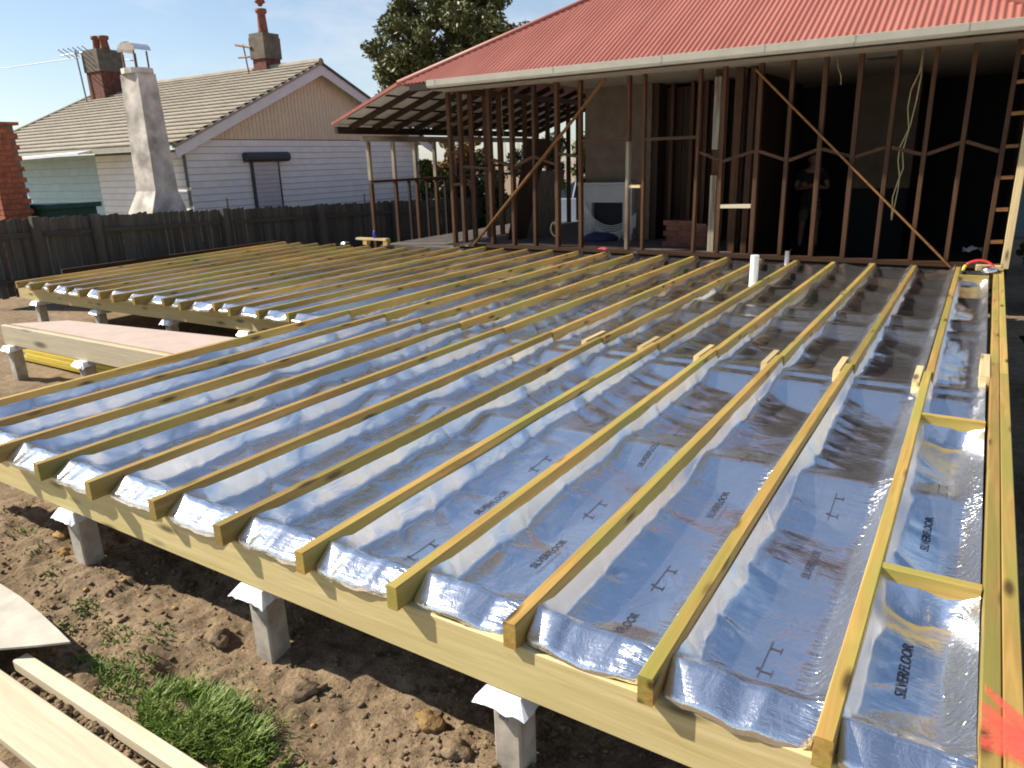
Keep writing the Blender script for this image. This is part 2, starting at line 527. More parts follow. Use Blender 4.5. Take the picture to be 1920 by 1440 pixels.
# ------------------------------------------------------------------ ground
def ground_h(x, y):
    x = np.asarray(x, float); y = np.asarray(y, float)
    near = np.exp(-((np.maximum(np.abs(x + 2.2) - 3.2, 0)) ** 2) / 6 - (np.maximum(np.abs(y) - 1.5, 0) ** 2) / 3)
    h = -0.63 + 0.05 * fbm(x * 0.5, y * 0.5, 3, 3) * np.minimum(1, near + 0.3)
    h = h + near * (0.045 * fbm(x * 2.6, y * 2.6, 5, 4) + 0.03 * (ridged(x * 7, y * 7, 9, 3) - 0.55) + 0.018 * fbm(x * 22, y * 22, 21, 3))
    # spoil thrown up beside the footing trench
    h = h + 0.045 * np.exp(-((y + 0.02 + 0.05 * np.sin(x * 2)) / 0.12) ** 2) * np.clip(fbm(x * 1.7, 0 * y, 33, 2) + 0.5, 0, 1) * (x > -5)
    # small dug hole by the grass
    h = h - 0.11 * np.exp(-(((x + 2.42) / 0.10) ** 2 + ((y + 0.175) / 0.075) ** 2))
    return h
def axis(a, b, st, lo, hi):
    mid = list(np.arange(a, b, st)); l = []; r = []
    s = st; x = a
    while x > lo:
        s *= 1.16; x -= s; l.append(x)
    s = st; x = mid[-1]
    while x < hi:
        s *= 1.16; x += s; r.append(x)
    return np.array(l[::-1] + mid + r)
gx = axis(-4.6, 0.6, 0.017, -400, 400)
gy = axis(-1.0, 0.6, 0.017, -400, 500)
X, Y = np.meshgrid(gx, gy)
Z = ground_h(X, Y)
me = np_mesh('ground', np.stack([X.ravel(), Y.ravel(), Z.ravel()], 1), grid_faces(len(gy), len(gx)), 'soil', True)
mk('ground', me, None, kind='structure')

# ------------------------------------------------------------------ floor frame near
J = 0.45; JW = 0.045; JD = 0.09
fl = root('floor_frame', (-2.3, 4.2, -0.63), 'large timber floor frame laid with silver foil between its joists, filling the foreground', 'floor frame')
def joist_mesh(length, seed):
    mb = MB()
    n = 10
    # a slightly bowed length of timber
    r = random.Random(seed)
    b = r.uniform(-0.008, 0.008); t = r.uniform(-0.004, 0.004)
    vs = []; c = 0.003
    ring = [(c, -JD), (JW - c, -JD), (JW, -JD + c), (JW, -c), (JW - c, 0), (c, 0), (0, -c), (0, -JD + c)]
    for i in range(n + 1):
        s = i / n
        dx = b * 4 * s * (1 - s); dz = t * 4 * s * (1 - s)
        for p, q in ring:
            vs.append((p + dx, s * length, q + dz))
    fs = [(i * 8 + k, (i + 1) * 8 + k, (i + 1) * 8 + (k + 1) % 8, i * 8 + (k + 1) % 8) for i in range(n) for k in range(8)]
    fs += [tuple(range(8)), tuple(range(n * 8 + 7, n * 8 - 1, -1))]
    mb.add(vs, fs)
    return mb
front_meshes = [mesh_local('joist_front', joist_mesh(3.5, s), 'treated_y') for s in range(3)]
rear_meshes = [mesh_local('joist_rear', joist_mesh(4.86, s + 9), 'treated_y') for s in range(3)]
block_mesh = mesh_local('splice_block', MB().cbox((-0.043, 0, -0.088), (-0.001, 0.36, 0.006)), 'pale_y')
over = {0: 0.0, 1: -0.01, 2: 0.01, 3: -0.015, 4: -0.01, 5: -0.025, 6: -0.02, 7: -0.05, 8: -0.055, 9: -0.05, 10: -0.02, 11: -0.03}
for k in range(12):
    x = -J * k
    mk('joist', front_meshes[k % 3], None, fl, (x, over[k], 0))
    mk('joist', rear_meshes[(k * 2) % 3], None, fl, (x + 0.012, 3.503 + over[k], rnd.uniform(-0.003, 0.002)))
    if k <= 5:
        mk('splice_block', block_mesh, None, fl, (x - 0.002, 3.28 + rnd.uniform(-0.05, 0.05), rnd.uniform(-0.004, 0.003)))
# doubled edge beam on the right, slightly out of square
def skewbox(x0, x1, y0, y1, z0, z1, sk=0.045):
    m = MB().cbox((x0, y0, z0), (x1, y1, z1), 0.003)
    m.v = [(v[0] + sk * v[1] / 8.3, v[1], v[2]) for v in m.v]
    return m
for x0 in (0.336, 0.3835):
    build('edge_joist', skewbox(x0, x0 + 0.045, -0.02, 3.64 if x0 > 0.35 else 3.9, -0.19, 0), 'treated_y', fl)
    build('edge_joist', skewbox(x0, x0 + 0.045, 3.645 if x0 > 0.35 else 3.905, 8.34, -0.19, 0.0), 'treated_y', fl)
build('splice_block', MB().cbox((0.30, 3.52, -0.09), (0.353, 4.1, 0.005)), 'pale_y', fl)
for y in (0.90, 2.62, 7.72):
    build('nogging', MB().cbox((0.047, y, -0.088), (0.335, y + 0.038, -0.001)), 'treated_x', fl)
for i, y in enumerate((0.03, 1.75, 3.45, 5.1, 6.75, 8.28)):
    x0 = -5.02 if i != 1 else -8.05
    if i == 1:
        build('bearer', MB().cbox((x0, y, -0.28), (-5.0, y + 0.045, -0.085), 0.004), 'cream_x', fl)
        x0 = -4.998
    build('bearer', MB().cbox((x0, y, -0.28), (0.335, y + 0.045, -0.092), 0.004), 'bearer_x', fl)

# ---- foil
BEARER_Y = (0.052, 1.772, 3.262, 3.472, 5.122, 5.622, 6.772, 7.822, 8.302)
def foil_height(s, y, w, seed, y0, y1, nogs=(), lo=0.0):
    s, y = np.broadcast_arrays(s, y)
    c = 0.026 + 0.008 * fbm(0 * y, y / 0.55, seed, 2) + 0.075 * np.clip(ridged(0 * y, y / 0.50, seed + 3, 2) - 0.66, 0, 1) + 0.006 * fbm(0 * y, y / 0.07, seed + 4, 2)
    c = np.clip(c, 0.010, 0.12)
    zl = -0.040 - lo + 0.010 * fbm(0 * y, y / 0.6, seed + 5, 2)
    zc = -0.116 + 0.016 * fbm(0 * y, y / 0.45, seed + 2, 3)
    # sag between the bearers: slopes away from the drape, lowest past the middle
    sag = 0.026 * np.abs(np.sin(math.pi * (y - 0.05) / 1.68)) ** 0.7 + 0.008
    q = np.clip((s - c) / (w - c), 0, 1)
    low = 0.62 + 0.12 * fbm(0 * y, y / 0.9, seed + 19, 2)
    zb = zc - sag * np.sin(np.clip(q / low, 0, 1) * math.pi / 2)
    zb = zb + 0.020 * fbm(s / 0.40, y / 0.70, seed + 6, 2)
    zb = zb + (0.002 + 0.006 * np.clip(y / 5, 0, 1)) * fbm(s / 0.5, y / 0.26, seed + 23, 2)
    zb = zb + 0.013 * (ridged(s / 0.24 + y * 0.5, y / 0.6, seed + 7, 2) - 0.55)
    zb = zb + 0.0018 * fbm(s / 0.05, y / 0.02, seed + 8, 2) * np.clip(fbm(s / 0.4, y / 0.9, seed + 9, 2) + 0.5, 0, 1)
    t = np.clip(s / c, 0, 1)
    drape = zl + (zb - zl) * t + 0.004 * np.sin(t * math.pi) * fbm(s / 0.05, y / 0.05, seed + 11, 2)
    z = np.where(s < c, drape, zb)
    z = z + 0.007 * np.exp(-((s - c) / 0.010) ** 2) * (0.2 + fbm(0 * y, y / 0.16, seed + 12, 2))
    rr = np.random.RandomState(seed)
    yk = y0 + rr.uniform(0.05, 0.4)
    while yk < y1:
        am = rr.uniform(0.006, 0.020) * rr.choice((-1, 1, 1)); sk = rr.uniform(-0.9, 0.9); wd0 = rr.uniform(0.012, 0.03); ln = rr.uniform(0.06, 0.26)
        d = np.abs(y - yk - sk * s)
        z = z + am * np.clip(1 - d / (wd0 + 0.32 * s), 0, 1) * np.exp(-(s / ln) ** 1.5) * np.clip(s / 0.03, 0, 1)
        if rr.rand() < 0.55:
            s2 = w - s; sk = rr.uniform(-0.9, 0.9); yr = yk + rr.uniform(-0.1, 0.1)
            z = z + 0.6 * am * np.clip(1 - np.abs(y - yr - sk * s2) / (wd0 + 0.3 * s2), 0, 1) * np.exp(-(s2 / ln) ** 1.5)
        yk += rr.uniform(0.12, 0.42)
    for yb in BEARER_Y:
        lim = -0.086 - 0.20 * np.maximum(0, np.abs(y - yb) - 0.03)
        z = np.maximum(z, lim)
    r = 0.070 + 0.015 * fbm(0 * y, y / 0.3, seed + 13, 2)
    t2 = np.clip((s - (w - r)) / r, 0, 1)
    z = z + (-0.042 - z) * t2 ** 1.5
    for yn in nogs:
        d = np.abs(y - yn)
        z = z + (-0.02 - z) * np.clip(1 - d / (0.10 + 0.03 * fbm(s / 0.1, 0 * y, seed + 15, 2)), 0, 1) ** 1.6
    # scrunch up over the front bearer
    t3 = np.clip(1 - (y - y0) / (0.10 + 0.05 * vnoise(s / 0.12, 0 * y, seed + 14)), 0, 1)
    z = z + (-0.020 + 0.012 * fbm(s / 0.07, y / 0.05, seed + 16, 2) - z) * t3 ** 0.8
    t4 = np.clip(1 - (y1 - y) / 0.25, 0, 1)
    z = z + t4 ** 2 * (0.05 if lo == 0 else 0.015) * (1 + 0.6 * fbm(s / 0.12, y / 0.2, seed + 18, 2))
    return z
def foil_strip(parent, xl, w, y0, y1, seed, dense=True, nogs=(), name='foil_strip', lo=0.0, warp=None):
    ns = 36 if dense else 18
    u = np.linspace(0, 1, ns)
    u = 0.3 * u + 0.7 * (u ** 1.9)
    s = u * w
    ys = []; y = y0
    while y < y1:
        ys.append(y); y += (0.010 + 0.0045 * max(0, y)) if dense else 0.06
    ys.append(y1)
    ys = np.array(ys)
    SS, YY = np.meshgrid(s, ys)
    ZZ = foil_height(SS, YY, w, seed, y0, y1, nogs, lo)
    XX = xl + SS
    # folded end hanging in front of the bearer
    k = 8
    fx = []; fy = []; fz = []
    zt = ZZ[0]
    pinch = np.sin(np.clip(s / w, 0, 1) * math.pi) ** 0.4
    drop = 0.074 + 0.008 * fbm(s / 0.1, 0 * s, seed + 40, 2)
    for i in range(k, 0, -1):
        t = i / k
        cr = 0.006 * fbm(s / 0.11, 0 * s + t * 1.6, seed + 41, 3)
        out_ = min(1, t / 0.75)
        dn = 0.95 * t if t < 0.75 else 0.7125 + (t - 0.75) * 1.15
        fx.append(xl + s + (0.5 * w - s) * 0.05 * t + 0.3 * cr)
        fy.append(y0 - 0.112 * out_ * (0.72 + 0.28 * pinch) + cr * pinch * 0.7 + 0.0 * s)
        fz.append(zt - drop * dn + 0.8 * cr)
    XX = np.vstack([np.array(fx), XX]); YY = np.vstack([np.array(fy), YY]); ZZ = np.vstack([np.array(fz), ZZ])
    if warp is not None:
        XX = warp(XX - xl, YY)
    og = np.array((xl, y0, 0.0))
    V = np.stack([XX.ravel(), YY.ravel(), ZZ.ravel()], 1) - og
    me = np_mesh(name, V, grid_faces(len(XX), ns), 'foil', True)
    ed = np.clip((np.tile(s, len(XX)) - (w - 0.10)) / 0.07, 0, 1) * 2.4
    at = me.attributes.new('crinkle', 'FLOAT', 'POINT'); at.data.foreach_set('value', ed.astype(np.float32))
    dd = np.clip(1 - (np.tile(s, len(XX)) - 0.035) / 0.03, 0, 1)
    at = me.attributes.new('drape', 'FLOAT', 'POINT'); at.data.foreach_set('value', dd.astype(np.float32))
    return mk(name, me, None, parent, og)

# flat print on the foil
def text_mesh(body, size, bold):
    cu = bpy.data.curves.new('txt', 'FONT')
    cu.body = body; cu.size = size; cu.offset = bold; cu.resolution_u = 3
    ob = bpy.data.objects.new('txt', cu)
    COL.objects.link(ob)
    dg = bpy.context.evaluated_depsgraph_get()
    m = bpy.data.meshes.new_from_object(ob.evaluated_get(dg))
    b_ = bmesh.new(); b_.from_mesh(m)
    bmesh.ops.triangulate(b_, faces=b_.faces[:])
    lng = [e for e in b_.edges if e.calc_length() > 0.012 and size > 0.03]
    if lng:
        bmesh.ops.subdivide_edges(b_, edges=lng, cuts=2)
        bmesh.ops.triangulate(b_, faces=b_.faces[:])
    b_.to_mesh(m); b_.free()
    V = np.array([v.co[:2] for v in m.vertices]); F = [tuple(p.vertices) for p in m.polygons]
    bpy.data.objects.remove(ob); bpy.data.curves.remove(cu); bpy.data.meshes.remove(m)
    return V, F
TXT = text_mesh('SILVERFLOOR', 0.042, 0.0006)
TXT2 = text_mesh('CONCERTINA FOIL BATTS', 0.0155, 0.0002)
# joist section diagram: long bar with two joists standing on it
dv = MB()
for a in ((0, 0, 0.20, 0.004), (0.03, 0.004, 0.036, 0.035), (0.16, 0.004, 0.166, 0.035), (0.018, 0.033, 0.05, 0.037), (0.148, 0.033, 0.18, 0.037), (0.036, -0.012, 0.045, 0.0)):
    
    nn = max(1, int((a[2] - a[0]) / 0.012)); mm = max(1, int((a[3] - a[1]) / 0.012))
    for i in range(nn):
        for j in range(mm):
            x0 = a[0] + (a[2] - a[0]) * i / nn; x1 = a[0] + (a[2] - a[0]) * (i + 1) / nn
            y0 = a[1] + (a[3] - a[1]) * j / mm; y1 = a[1] + (a[3] - a[1]) * (j + 1) / mm
            dv.add([(x0, y0, 0), (x1, y0, 0), (x1, y1, 0), (x0, y1, 0)], [(0, 1, 2, 3)])
DIA = (np.array([v[:2] for v in dv.v]), dv.f)
def put_print(strip, kind, xl, w, s0, yy, seed, y0, y1, nogs=()):
    V, F = {'t': TXT, 's': TXT2, 'd': DIA}[kind]
    s = s0 - V[:, 1]; y = yy + V[:, 0]
    if kind == 'd':
        s = s0 + V[:, 1]
    z = foil_height(s, y, w, seed, y0, y1, nogs) + 0.0022
    og = Vector((xl + s0, yy, -0.08))
    me = bpy.data.meshes.new('printed_text')
    if kind == 'd':
        F = [tuple(reversed(f)) for f in F]
    me.from_pydata([(xl + a - og.x, b - og.y, c - og.z) for a, b, c in zip(s, y, z)], [], F)
    me.update()
    mk('printed_diagram' if kind == 'd' else 'printed_text', me, 'ink_grey' if kind == 's' else 'ink', strip, og)
textpos = {0: [('d', 0.30), ('t', 0.93), ('d', 1.45)], 1: [('t', 0.19), ('d', 0.60), ('t', 1.24), ('d', 1.75)], 2: [('t', 0.51), ('d', 0.95), ('t', 1.55), ('d', 2.05)],
           3: [('d', 0.30), ('t', 0.78), ('d', 1.25), ('t', 1.9)], 4: [('t', 0.80), ('d', 1.30), ('t', 1.95)], 5: [('d', 0.95), ('t', 0.40), ('t', 1.5)], 6: [('t', 0.62), ('t', 1.7)], 7: [('t', 1.3)]}
for k in range(11):
    xl = -J * (k + 1) + JW; w = J - JW
    y0 = max(over[k], over[k + 1]) + 0.135
    st = foil_strip(fl, xl + 0.001, w - 0.002, y0, 8.46, 100 + 7 * k)
    for kind, yy in textpos.get(k, []):
        s0 = 0.225 if kind == 't' else 0.20
        put_print(st, kind, xl + 0.001, w - 0.002, s0, yy, 100 + 7 * k, y0, 8.46)
        if kind == 't':
            put_print(st, 's', xl + 0.001, w - 0.002, s0 + 0.026, yy - 0.03, 100 + 7 * k, y0, 8.46)
NG = (0.92, 2.64, 7.74)
st = foil_strip(fl, JW + 0.001, 0.336 - JW - 0.002, 0.12, 8.4, 555, True, NG)
for kind, yy in (('t', 0.44), ('t', 1.35), ('d', 1.8)):
    put_print(st, kind, JW, 0.29, 0.13, yy, 555, 0.12, 8.4, NG)

# spray mark across the end of the edge beams
def spray_mat():
    w = M_('fluoro_red_spray')
    soft = w.n('ShaderNodeAttribute', attribute_name='soft').outputs['Fac']
    n = w.noise(w.coords((60, 60, 60), False), 1.0, 4, 0.7)
    al = w.n('ShaderNodeMath', {0: soft, 1: n}, operation='ADD').outputs[0]
    al = w.n('ShaderNodeMapRange', {'Value': al, 'From Min': 0.28, 'From Max': 1.5}).outputs[0]
    w.link(al, w.b.inputs['Alpha'])
    return w.fin((0.88, 0.13, 0.085), 0.6)
MT['spray'] = spray_mat()
SV = []; SF = []; SA = []
for q, (a, b, wd) in enumerate((((0.337, 0.305), (0.429, 0.225), 0.06), ((0.337, 0.245), (0.429, 0.20), 0.065), ((0.345, 0.385), (0.429, 0.27), 0.04), ((0.337, 0.17), (0.429, 0.185), 0.055))):
    n = 10
    for i in range(n + 1):
        t0 = i / n
        x = a[0] + (b[0] - a[0]) * t0; y = a[1] + (b[1] - a[1]) * t0
        hw = wd * (0.45 + 0.6 * t0)
        for j, al in ((-1, 0), (-0.35, 0.55), (0.35, 0.55), (1, 0)):
            SV.append((x, y + j * hw, 0.0020 + 0.0010 * q)); SA.append(al * (0.6 + 0.5 * t0))
    o = q * (n + 1) * 4
    SF += [(o + i * 4 + j, o + (i + 1) * 4 + j, o + (i + 1) * 4 + j + 1, o + i * 4 + j + 1) for i in range(n) for j in range(3)]
og = np.mean(SV, 0)
me = np_mesh('spray_mark', np.array(SV) - og, SF, 'spray')
at = me.attributes.new('soft', 'FLOAT', 'POINT'); at.data.foreach_set('value', np.array(SA, np.float32))
mk('spray_mark', me, None, fl, og, label='fluorescent red spray paint mark')

# ------------------------------------------------------------------ floor frame far wing
fw = root('floor_frame', (-8.3, 5.6, -0.63), 'smaller timber floor wing in the left distance, its joist ends overhanging a bearer', 'floor frame')
wing = [mesh_local('joist_wing', joist_mesh(4.9, s + 30), 'treated_y') for s in range(3)]
wingL = [mesh_local('joist_wing_long', joist_mesh(5.25, s + 40), 'treated_y') for s in range(3)]
wo = [0.02, 0.0, -0.02, 0.06, -0.03, 0.02, -0.05, -0.06, -0.01, -0.03, 0.02, 0.0, -0.02, 0.0]
def wing_x(i, y):
    t = (y - 3.1) / 4.9
    return -5.4 - (0.402 + 0.026 * t) * i
for i in range(14):
    x = wing_x(i, 3.08)
    ln = 5.25 if i <= 4 else 4.9
    o = mk('joist', (wingL if i <= 4 else wing)[i % 3], None, fw, (x, 3.08 + wo[i] * 1.4, 0))
    o.rotation_euler = (0, 0, math.atan2(x - wing_x(i, 3.08 + ln), ln))
    ys0 = 3.24 + rnd.uniform(-0.05, 0.06)
    foil_strip(fw, x + JW, 0.36, ys0, 8.36 if i <= 4 else 7.98, 900 + 5 * i, False, lo=0.008,
               warp=lambda s_, y_, i=i: wing_x(i, y_) + JW + 0.001 + s_ / 0.36 * (wing_x(i - 1, y_) - wing_x(i, y_) - JW - 0.002))
build('edge_joist', MB().cbox((-11.47, 4.1, -0.12), (-11.425, 8.2, -0.02)), 'stud_y', fw)
for y in (3.24, 5.6, 7.8):
    build('bearer', MB().cbox((-10.95, y, -0.28), (-5.03, y + 0.045, -0.092), 0.004), 'bearer_x', fw)

# ------------------------------------------------------------------ stumps
def stump(x, y, top, label):
    g = float(ground_h(np.array([x]), np.array([y]))[0])
    r = root('concrete_stump', (x, y, g), label, 'stump', 'concrete stumps under the floor frames')
    h = 0.052
    mb = MB()
    vs = []
    c = 0.007
    for z in (g - 0.15, top):
        for px, py in ((-h + c, -h), (h - c, -h), (h, -h + c), (h, h - c), (h - c, h), (-h + c, h), (-h, h - c), (-h, -h + c)):
            vs.append((x + px, y + py, z))
    mb.add(vs, [(i, (i + 1) % 8, 8 + (i + 1) % 8, 8 + i) for i in range(8)] + [tuple(range(7, -1, -1)), tuple(range(8, 16))])
    build('post', mb, 'concrete', r)
    # ant cap: flat plate with skirt turned down at 45 degrees, crimped
    a = 0.066; b = 0.102; d = 0.042
    ring0 = []; ring1 = []
    n = 9
    for sx, sy, ex, ey in ((-1, -1, 1, -1), (1, -1, 1, 1), (1, 1, -1, 1), (-1, 1, -1, -1)):
        for i in range(n):
            t = i / n
            qx = sx + (ex - sx) * t; qy = sy + (ey - sy) * t
            ring0.append((x + a * qx, y + a * qy, top + 0.003))
            wob = rnd.uniform(-0.004, 0.004)
            ring1.append((x + (b + wob) * qx, y + (b + wob) * qy, top - d + rnd.uniform(-0.006, 0.006) - (0.01 if i == 0 else 0)))
    m = len(ring0)
    cap = MB().add(ring0 + ring1 + [(x, y, top + 0.003)], [(i, m + i, m + (i + 1) % m, (i + 1) % m) for i in range(m)] + [(2 * m, i, (i + 1) % m) for i in range(m)])
    build('ant_cap', cap, 'zinc', r)
    if abs(y - 0.09) < 0.01 and x > -3:
        V, F = text_mesh('RPI', 0.028, 0.0003)
        me_ = bpy.data.meshes.new('embossed_mark')
        me_.from_pydata([(a_ - 0.030, -0.0535, b_ - 0.12) for a_, b_ in V], [], F)
        mk('embossed_mark', me_, 'ink_grey', r, (x, y, top))
    return r
stump(-0.92, 0.09, -0.285, 'nearest concrete stump with ant cap, under the front bearer at right')
stump(-2.14, 0.09, -0.285, 'concrete stump with bright ant cap, middle of three along the front bearer')
stump(-3.56, 0.09, -0.285, 'concrete stump with ant cap under the front bearer near the left picture edge')
stump(-7.92, 1.77, -0.285, 'concrete stump beside the yellow timber bundle, at the far left picture edge')
stump(-6.58, 1.77, -0.285, 'concrete stump with glinting cap at the right end of the yellow timber bundle')
stump(-10.5, 3.27, -0.285, 'leftmost concrete stump under the distant floor wing')
stump(-9.03, 3.27, -0.285, 'second concrete stump from the left under the distant floor wing')
stump(-7.55, 3.27, -0.285, 'third concrete stump from the left under the distant floor wing')
stump(-6.2, 3.27, -0.285, 'rightmost concrete stump under the distant floor wing')

# ------------------------------------------------------------------ sheet and timber bundle at left
sh = MB().prism([(-7.95, 1.80, -0.086), (-5.02, 1.80, -0.086), (-5.02, 2.42, -0.086), (-7.55, 2.16, -0.086)], (0, 0, 0.012))
tag(build('fibre_sheet', sh, 'sheet'), 'pinkish brown building sheet lying behind the cream bearer at left', 'sheet')
bd = root('timber_bundle', (-7.2, 2.35, -0.63), 'bundle of yellow pine lengths on the ground under the cream bearer', 'timber bundle')
for i in range(6):
    for j in range(3):
        dx = rnd.uniform(-0.15, 0.15)
        build('timber_length', MB().cbox((-8.6 + dx, 2.12 + j * 0.095, -0.61 + i * 0.047), (-6.0 + dx, 2.12 + j * 0.095 + 0.09, -0.61 + i * 0.047 + 0.043)), 'yellow_x', bd)

# ------------------------------------------------------------------ foreground left: sheet and planks
pts = [(-4.6, -0.26), (-3.95, -0.295), (-3.6, -0.31), (-3.38, -0.322), (-3.13, -0.35), (-2.92, -0.38), (-2.79, -0.40), (-2.90, -0.485), (-3.02, -0.57), (-3.5, -0.9), (-4.6, -0.9)]
mb = MB().prism([(x, y, -0.515 - 0.045 * min(1, max(0, (-2.79 - x) / 1.2))) for x, y in pts], (0, 0, 0.009))
tag(build('plywood_sheet', mb, 'ply'), 'pale plywood offcut with curved edge lying on the dirt at lower left', 'sheet')
a = MB().cbox((-2.96, -0.556, -0.61), (-1.2, -0.497, -0.56), 0.004)
tag(build('timber_plank', a, 'cream_x'), 'narrow pale timber length between the grass and the wide plank', 'plank', 'pale planks on the dirt at lower left')
a = MB().cbox((-3.7, -0.79, -0.60), (-1.2, -0.606, -0.562), 0.004)
tag(build('timber_plank', a, 'cream_x'), 'wide pale timber plank with a brown knot in the lower left corner', 'plank', 'pale planks on the dirt at lower left')
a = MB().cbox((-3.7, -1.1, -0.605), (-1.6, -0.83, -0.585), 0.003)
tag(build('timber_plank', a, 'sheet'), 'pinkish board edge in the extreme lower left corner, below the wide plank', 'plank')

# ------------------------------------------------------------------ clods, stones, grass
def ico():
    t = (1 + 5 ** 0.5) / 2
    v = np.array([(-1, t, 0), (1, t, 0), (-1, -t, 0), (1, -t, 0), (0, -1, t), (0, 1, t), (0, -1, -t), (0, 1, -t), (t, 0, -1), (t, 0, 1), (-t, 0, -1), (-t, 0, 1)], float)
    v /= np.linalg.norm(v[0])
    f = np.array([(0, 11, 5), (0, 5, 1), (0, 1, 7), (0, 7, 10), (0, 10, 11), (1, 5, 9), (5, 11, 4), (11, 10, 2), (10, 7, 6), (7, 1, 8), (3, 9, 4), (3, 4, 2), (3, 2, 6), (3, 6, 8), (3, 8, 9), (4, 9, 5), (2, 4, 11), (6, 2, 10), (8, 6, 7), (9, 8, 1)])
    return v, f
IV, IF = ico()
rg = np.random.RandomState(3)
def clods(n, xr, yr, smin, smax, keep=None):
    V = []; F = []; o = 0
    c = 0
    while c < n:
        x = rg.uniform(*xr); y = rg.uniform(*yr)
        if keep is not None and not keep(x, y):
            continue
        s = smin * (smax / smin) ** (rg.rand() ** 2.4)
        q = IV * (s * rg.uniform(0.45, 1.35, (12, 1))) * np.array((rg.uniform(0.8, 1.4), rg.uniform(0.8, 1.3), rg.uniform(0.5, 0.9)))
        a = rg.uniform(0, 6.28); ca, sa = math.cos(a), math.sin(a)
        q = q @ np.array(((ca, sa, 0), (-sa, ca, 0), (0, 0, 1)))
        V.append(q + np.array((x, y, float(ground_h(np.array([x]), np.array([y]))[0]) + s * 0.25)))
        F.append(IF + o); o += 12; c += 1
    return np.vstack(V), np.vstack(F)
def density(x, y):
    return rg.rand() < 0.15 + 1.3 * max(0, float(vnoise(np.array([x * 1.9]), np.array([y * 2.4]), 77)[0]) - 0.3)
V, F = clods(5200, (-4.8, 0.3), (-0.75, 0.45), 0.003, 0.018, density)
mk('dirt_clods', np_mesh('dirt_clods', V, F, 'soil'), None, kind='stuff')
V, F = clods(300, (-4.8, -0.6), (-0.7, 0.35), 0.003, 0.014, density)
mk('clay_crumbs', np_mesh('clay_crumbs', V, F, 'clay'), None, kind='stuff')
V, F = clods(900, (-2.95, -1.5), (-0.602, -0.56), 0.006, 0.018)
V[:, 2] += 0.028
mk('crumbs_between_planks', np_mesh('crumbs', V, F, 'soil'), None, kind='stuff')
def lump(x, y, s, mat, label, cat, seed):
    r = np.random.RandomState(seed)
    v = IV.copy(); f = IF
    # one subdivision
    cache = {}; vl = [tuple(p) for p in v]; nf = []
    def mid(a, b):
        k = (min(a, b), max(a, b))
        if k not in cache:
            p = np.array(vl[a]) + np.array(vl[b]); p /= np.linalg.norm(p)
            vl.append(tuple(p)); cache[k] = len(vl) - 1
        return cache[k]
    for a, b, c in f:
        ab, bc, ca = mid(a, b), mid(b, c), mid(c, a)
        nf += [(a, ab, ca), (b, bc, ab), (c, ca, bc), (ab, bc, ca)]
    f = nf; nf = []; cache.clear()
    for a, b, c in f:
        ab, bc, ca = mid(a, b), mid(b, c), mid(c, a)
        nf += [(a, ab, ca), (b, bc, ab), (c, ca, bc), (ab, bc, ca)]
    u = np.array(vl)
    d = 1 + 0.55 * fbm(u[:, 0] * 1.6 + seed, u[:, 1] * 1.6 + u[:, 2] * 1.1, seed, 3) + 0.35 * fbm(u[:, 0] * 5 + u[:, 2] * 3, u[:, 1] * 5 + seed, seed + 5, 3)
    q = u * d[:, None] * s * np.array((1.25, 0.95, 0.62))
    g = float(ground_h(np.array([x]), np.array([y]))[0])
    me = np_mesh('clay_lump', q, np.array(nf), mat)
    tag(mk('clay_lump', me, None, None, (x, y, g + s * 0.35)), label, cat)
lump(-1.30, 0.10, 0.048, 'claysoil', 'yellowish clay lump in front of the nearest stump', 'clay lump', 1)
lump(-1.14, 0.03, 0.045, 'soil', 'brown clod against the foot of the nearest stump', 'clay lump', 2)
lump(-1.86, -0.02, 0.055, 'soil', 'flat brown clod on bare dirt right of the grass', 'clay lump', 3)
lump(-2.42, 0.02, 0.05, 'soil', 'brown clod just left of the middle front stump', 'clay lump', 4)
lump(-4.0, 0.16, 0.035, 'clay', 'small pale clay lump left of the left front stump', 'clay lump', 5)
lump(-3.75, 0.05, 0.03, 'clay', 'small yellowish lump in front of the left front stump', 'clay lump', 6)

def blades(n, centre, rx, ry, hmin, hmax, keep=None, wd=0.0032):
    V = []; F = []; o = 0; c = 0
    while c < n:
        a = rg.uniform(0, 6.28); rr = math.sqrt(rg.rand())
        x = centre[0] + rx * rr * math.cos(a); y = centre[1] + ry * rr * math.sin(a)
        if keep is not None and not keep(x, y):
            continue
        g = float(ground_h(np.array([x]), np.array([y]))[0])
        h = rg.uniform(hmin, hmax) * (1.1 - 0.5 * rr)
        d = rg.uniform(0, 6.28); lean = rg.uniform(0.1, 0.9) * h
        dx, dy = math.cos(d), math.sin(d); px, py = -dy * wd, dx * wd
        for t, wdt in ((0, 1), (0.55, 0.8), (1.0, 0.1)):
            z = g - 0.005 + h * t * (1 - 0.25 * t); q = lean * t * t
            V.append((x + dx * q - px * wdt, y + dy * q - py * wdt, z)); V.append((x + dx * q + px * wdt, y + dy * q + py * wdt, z))
        F += [(o, o + 1, o + 3, o + 2), (o + 2, o + 3, o + 5, o + 4)]
        o += 6; c += 1
    return V, F
GV = []; GF = []
def addg(*a, **k):
    V, F = blades(*a, **k)
    o = len(GV)
    GV.extend(V); GF.extend([tuple(i + o for i in f) for f in F])
gk = lambda x, y: y > -0.49 and float(vnoise(np.array([x * 9]), np.array([y * 9]), 5)[0]) > 0.25
addg(5200, (-2.03, -0.34), 0.33, 0.15, 0.02, 0.12, keep=gk)
addg(700, (-2.0, -0.33), 0.40, 0.19, 0.03, 0.15, keep=lambda x, y: y > -0.48, wd=0.0018)
addg(800, (-1.52, -0.37), 0.28, 0.10, 0.015, 0.05, keep=gk)
addg(600, (-2.62, -0.37), 0.26, 0.09, 0.02, 0.06, keep=gk)
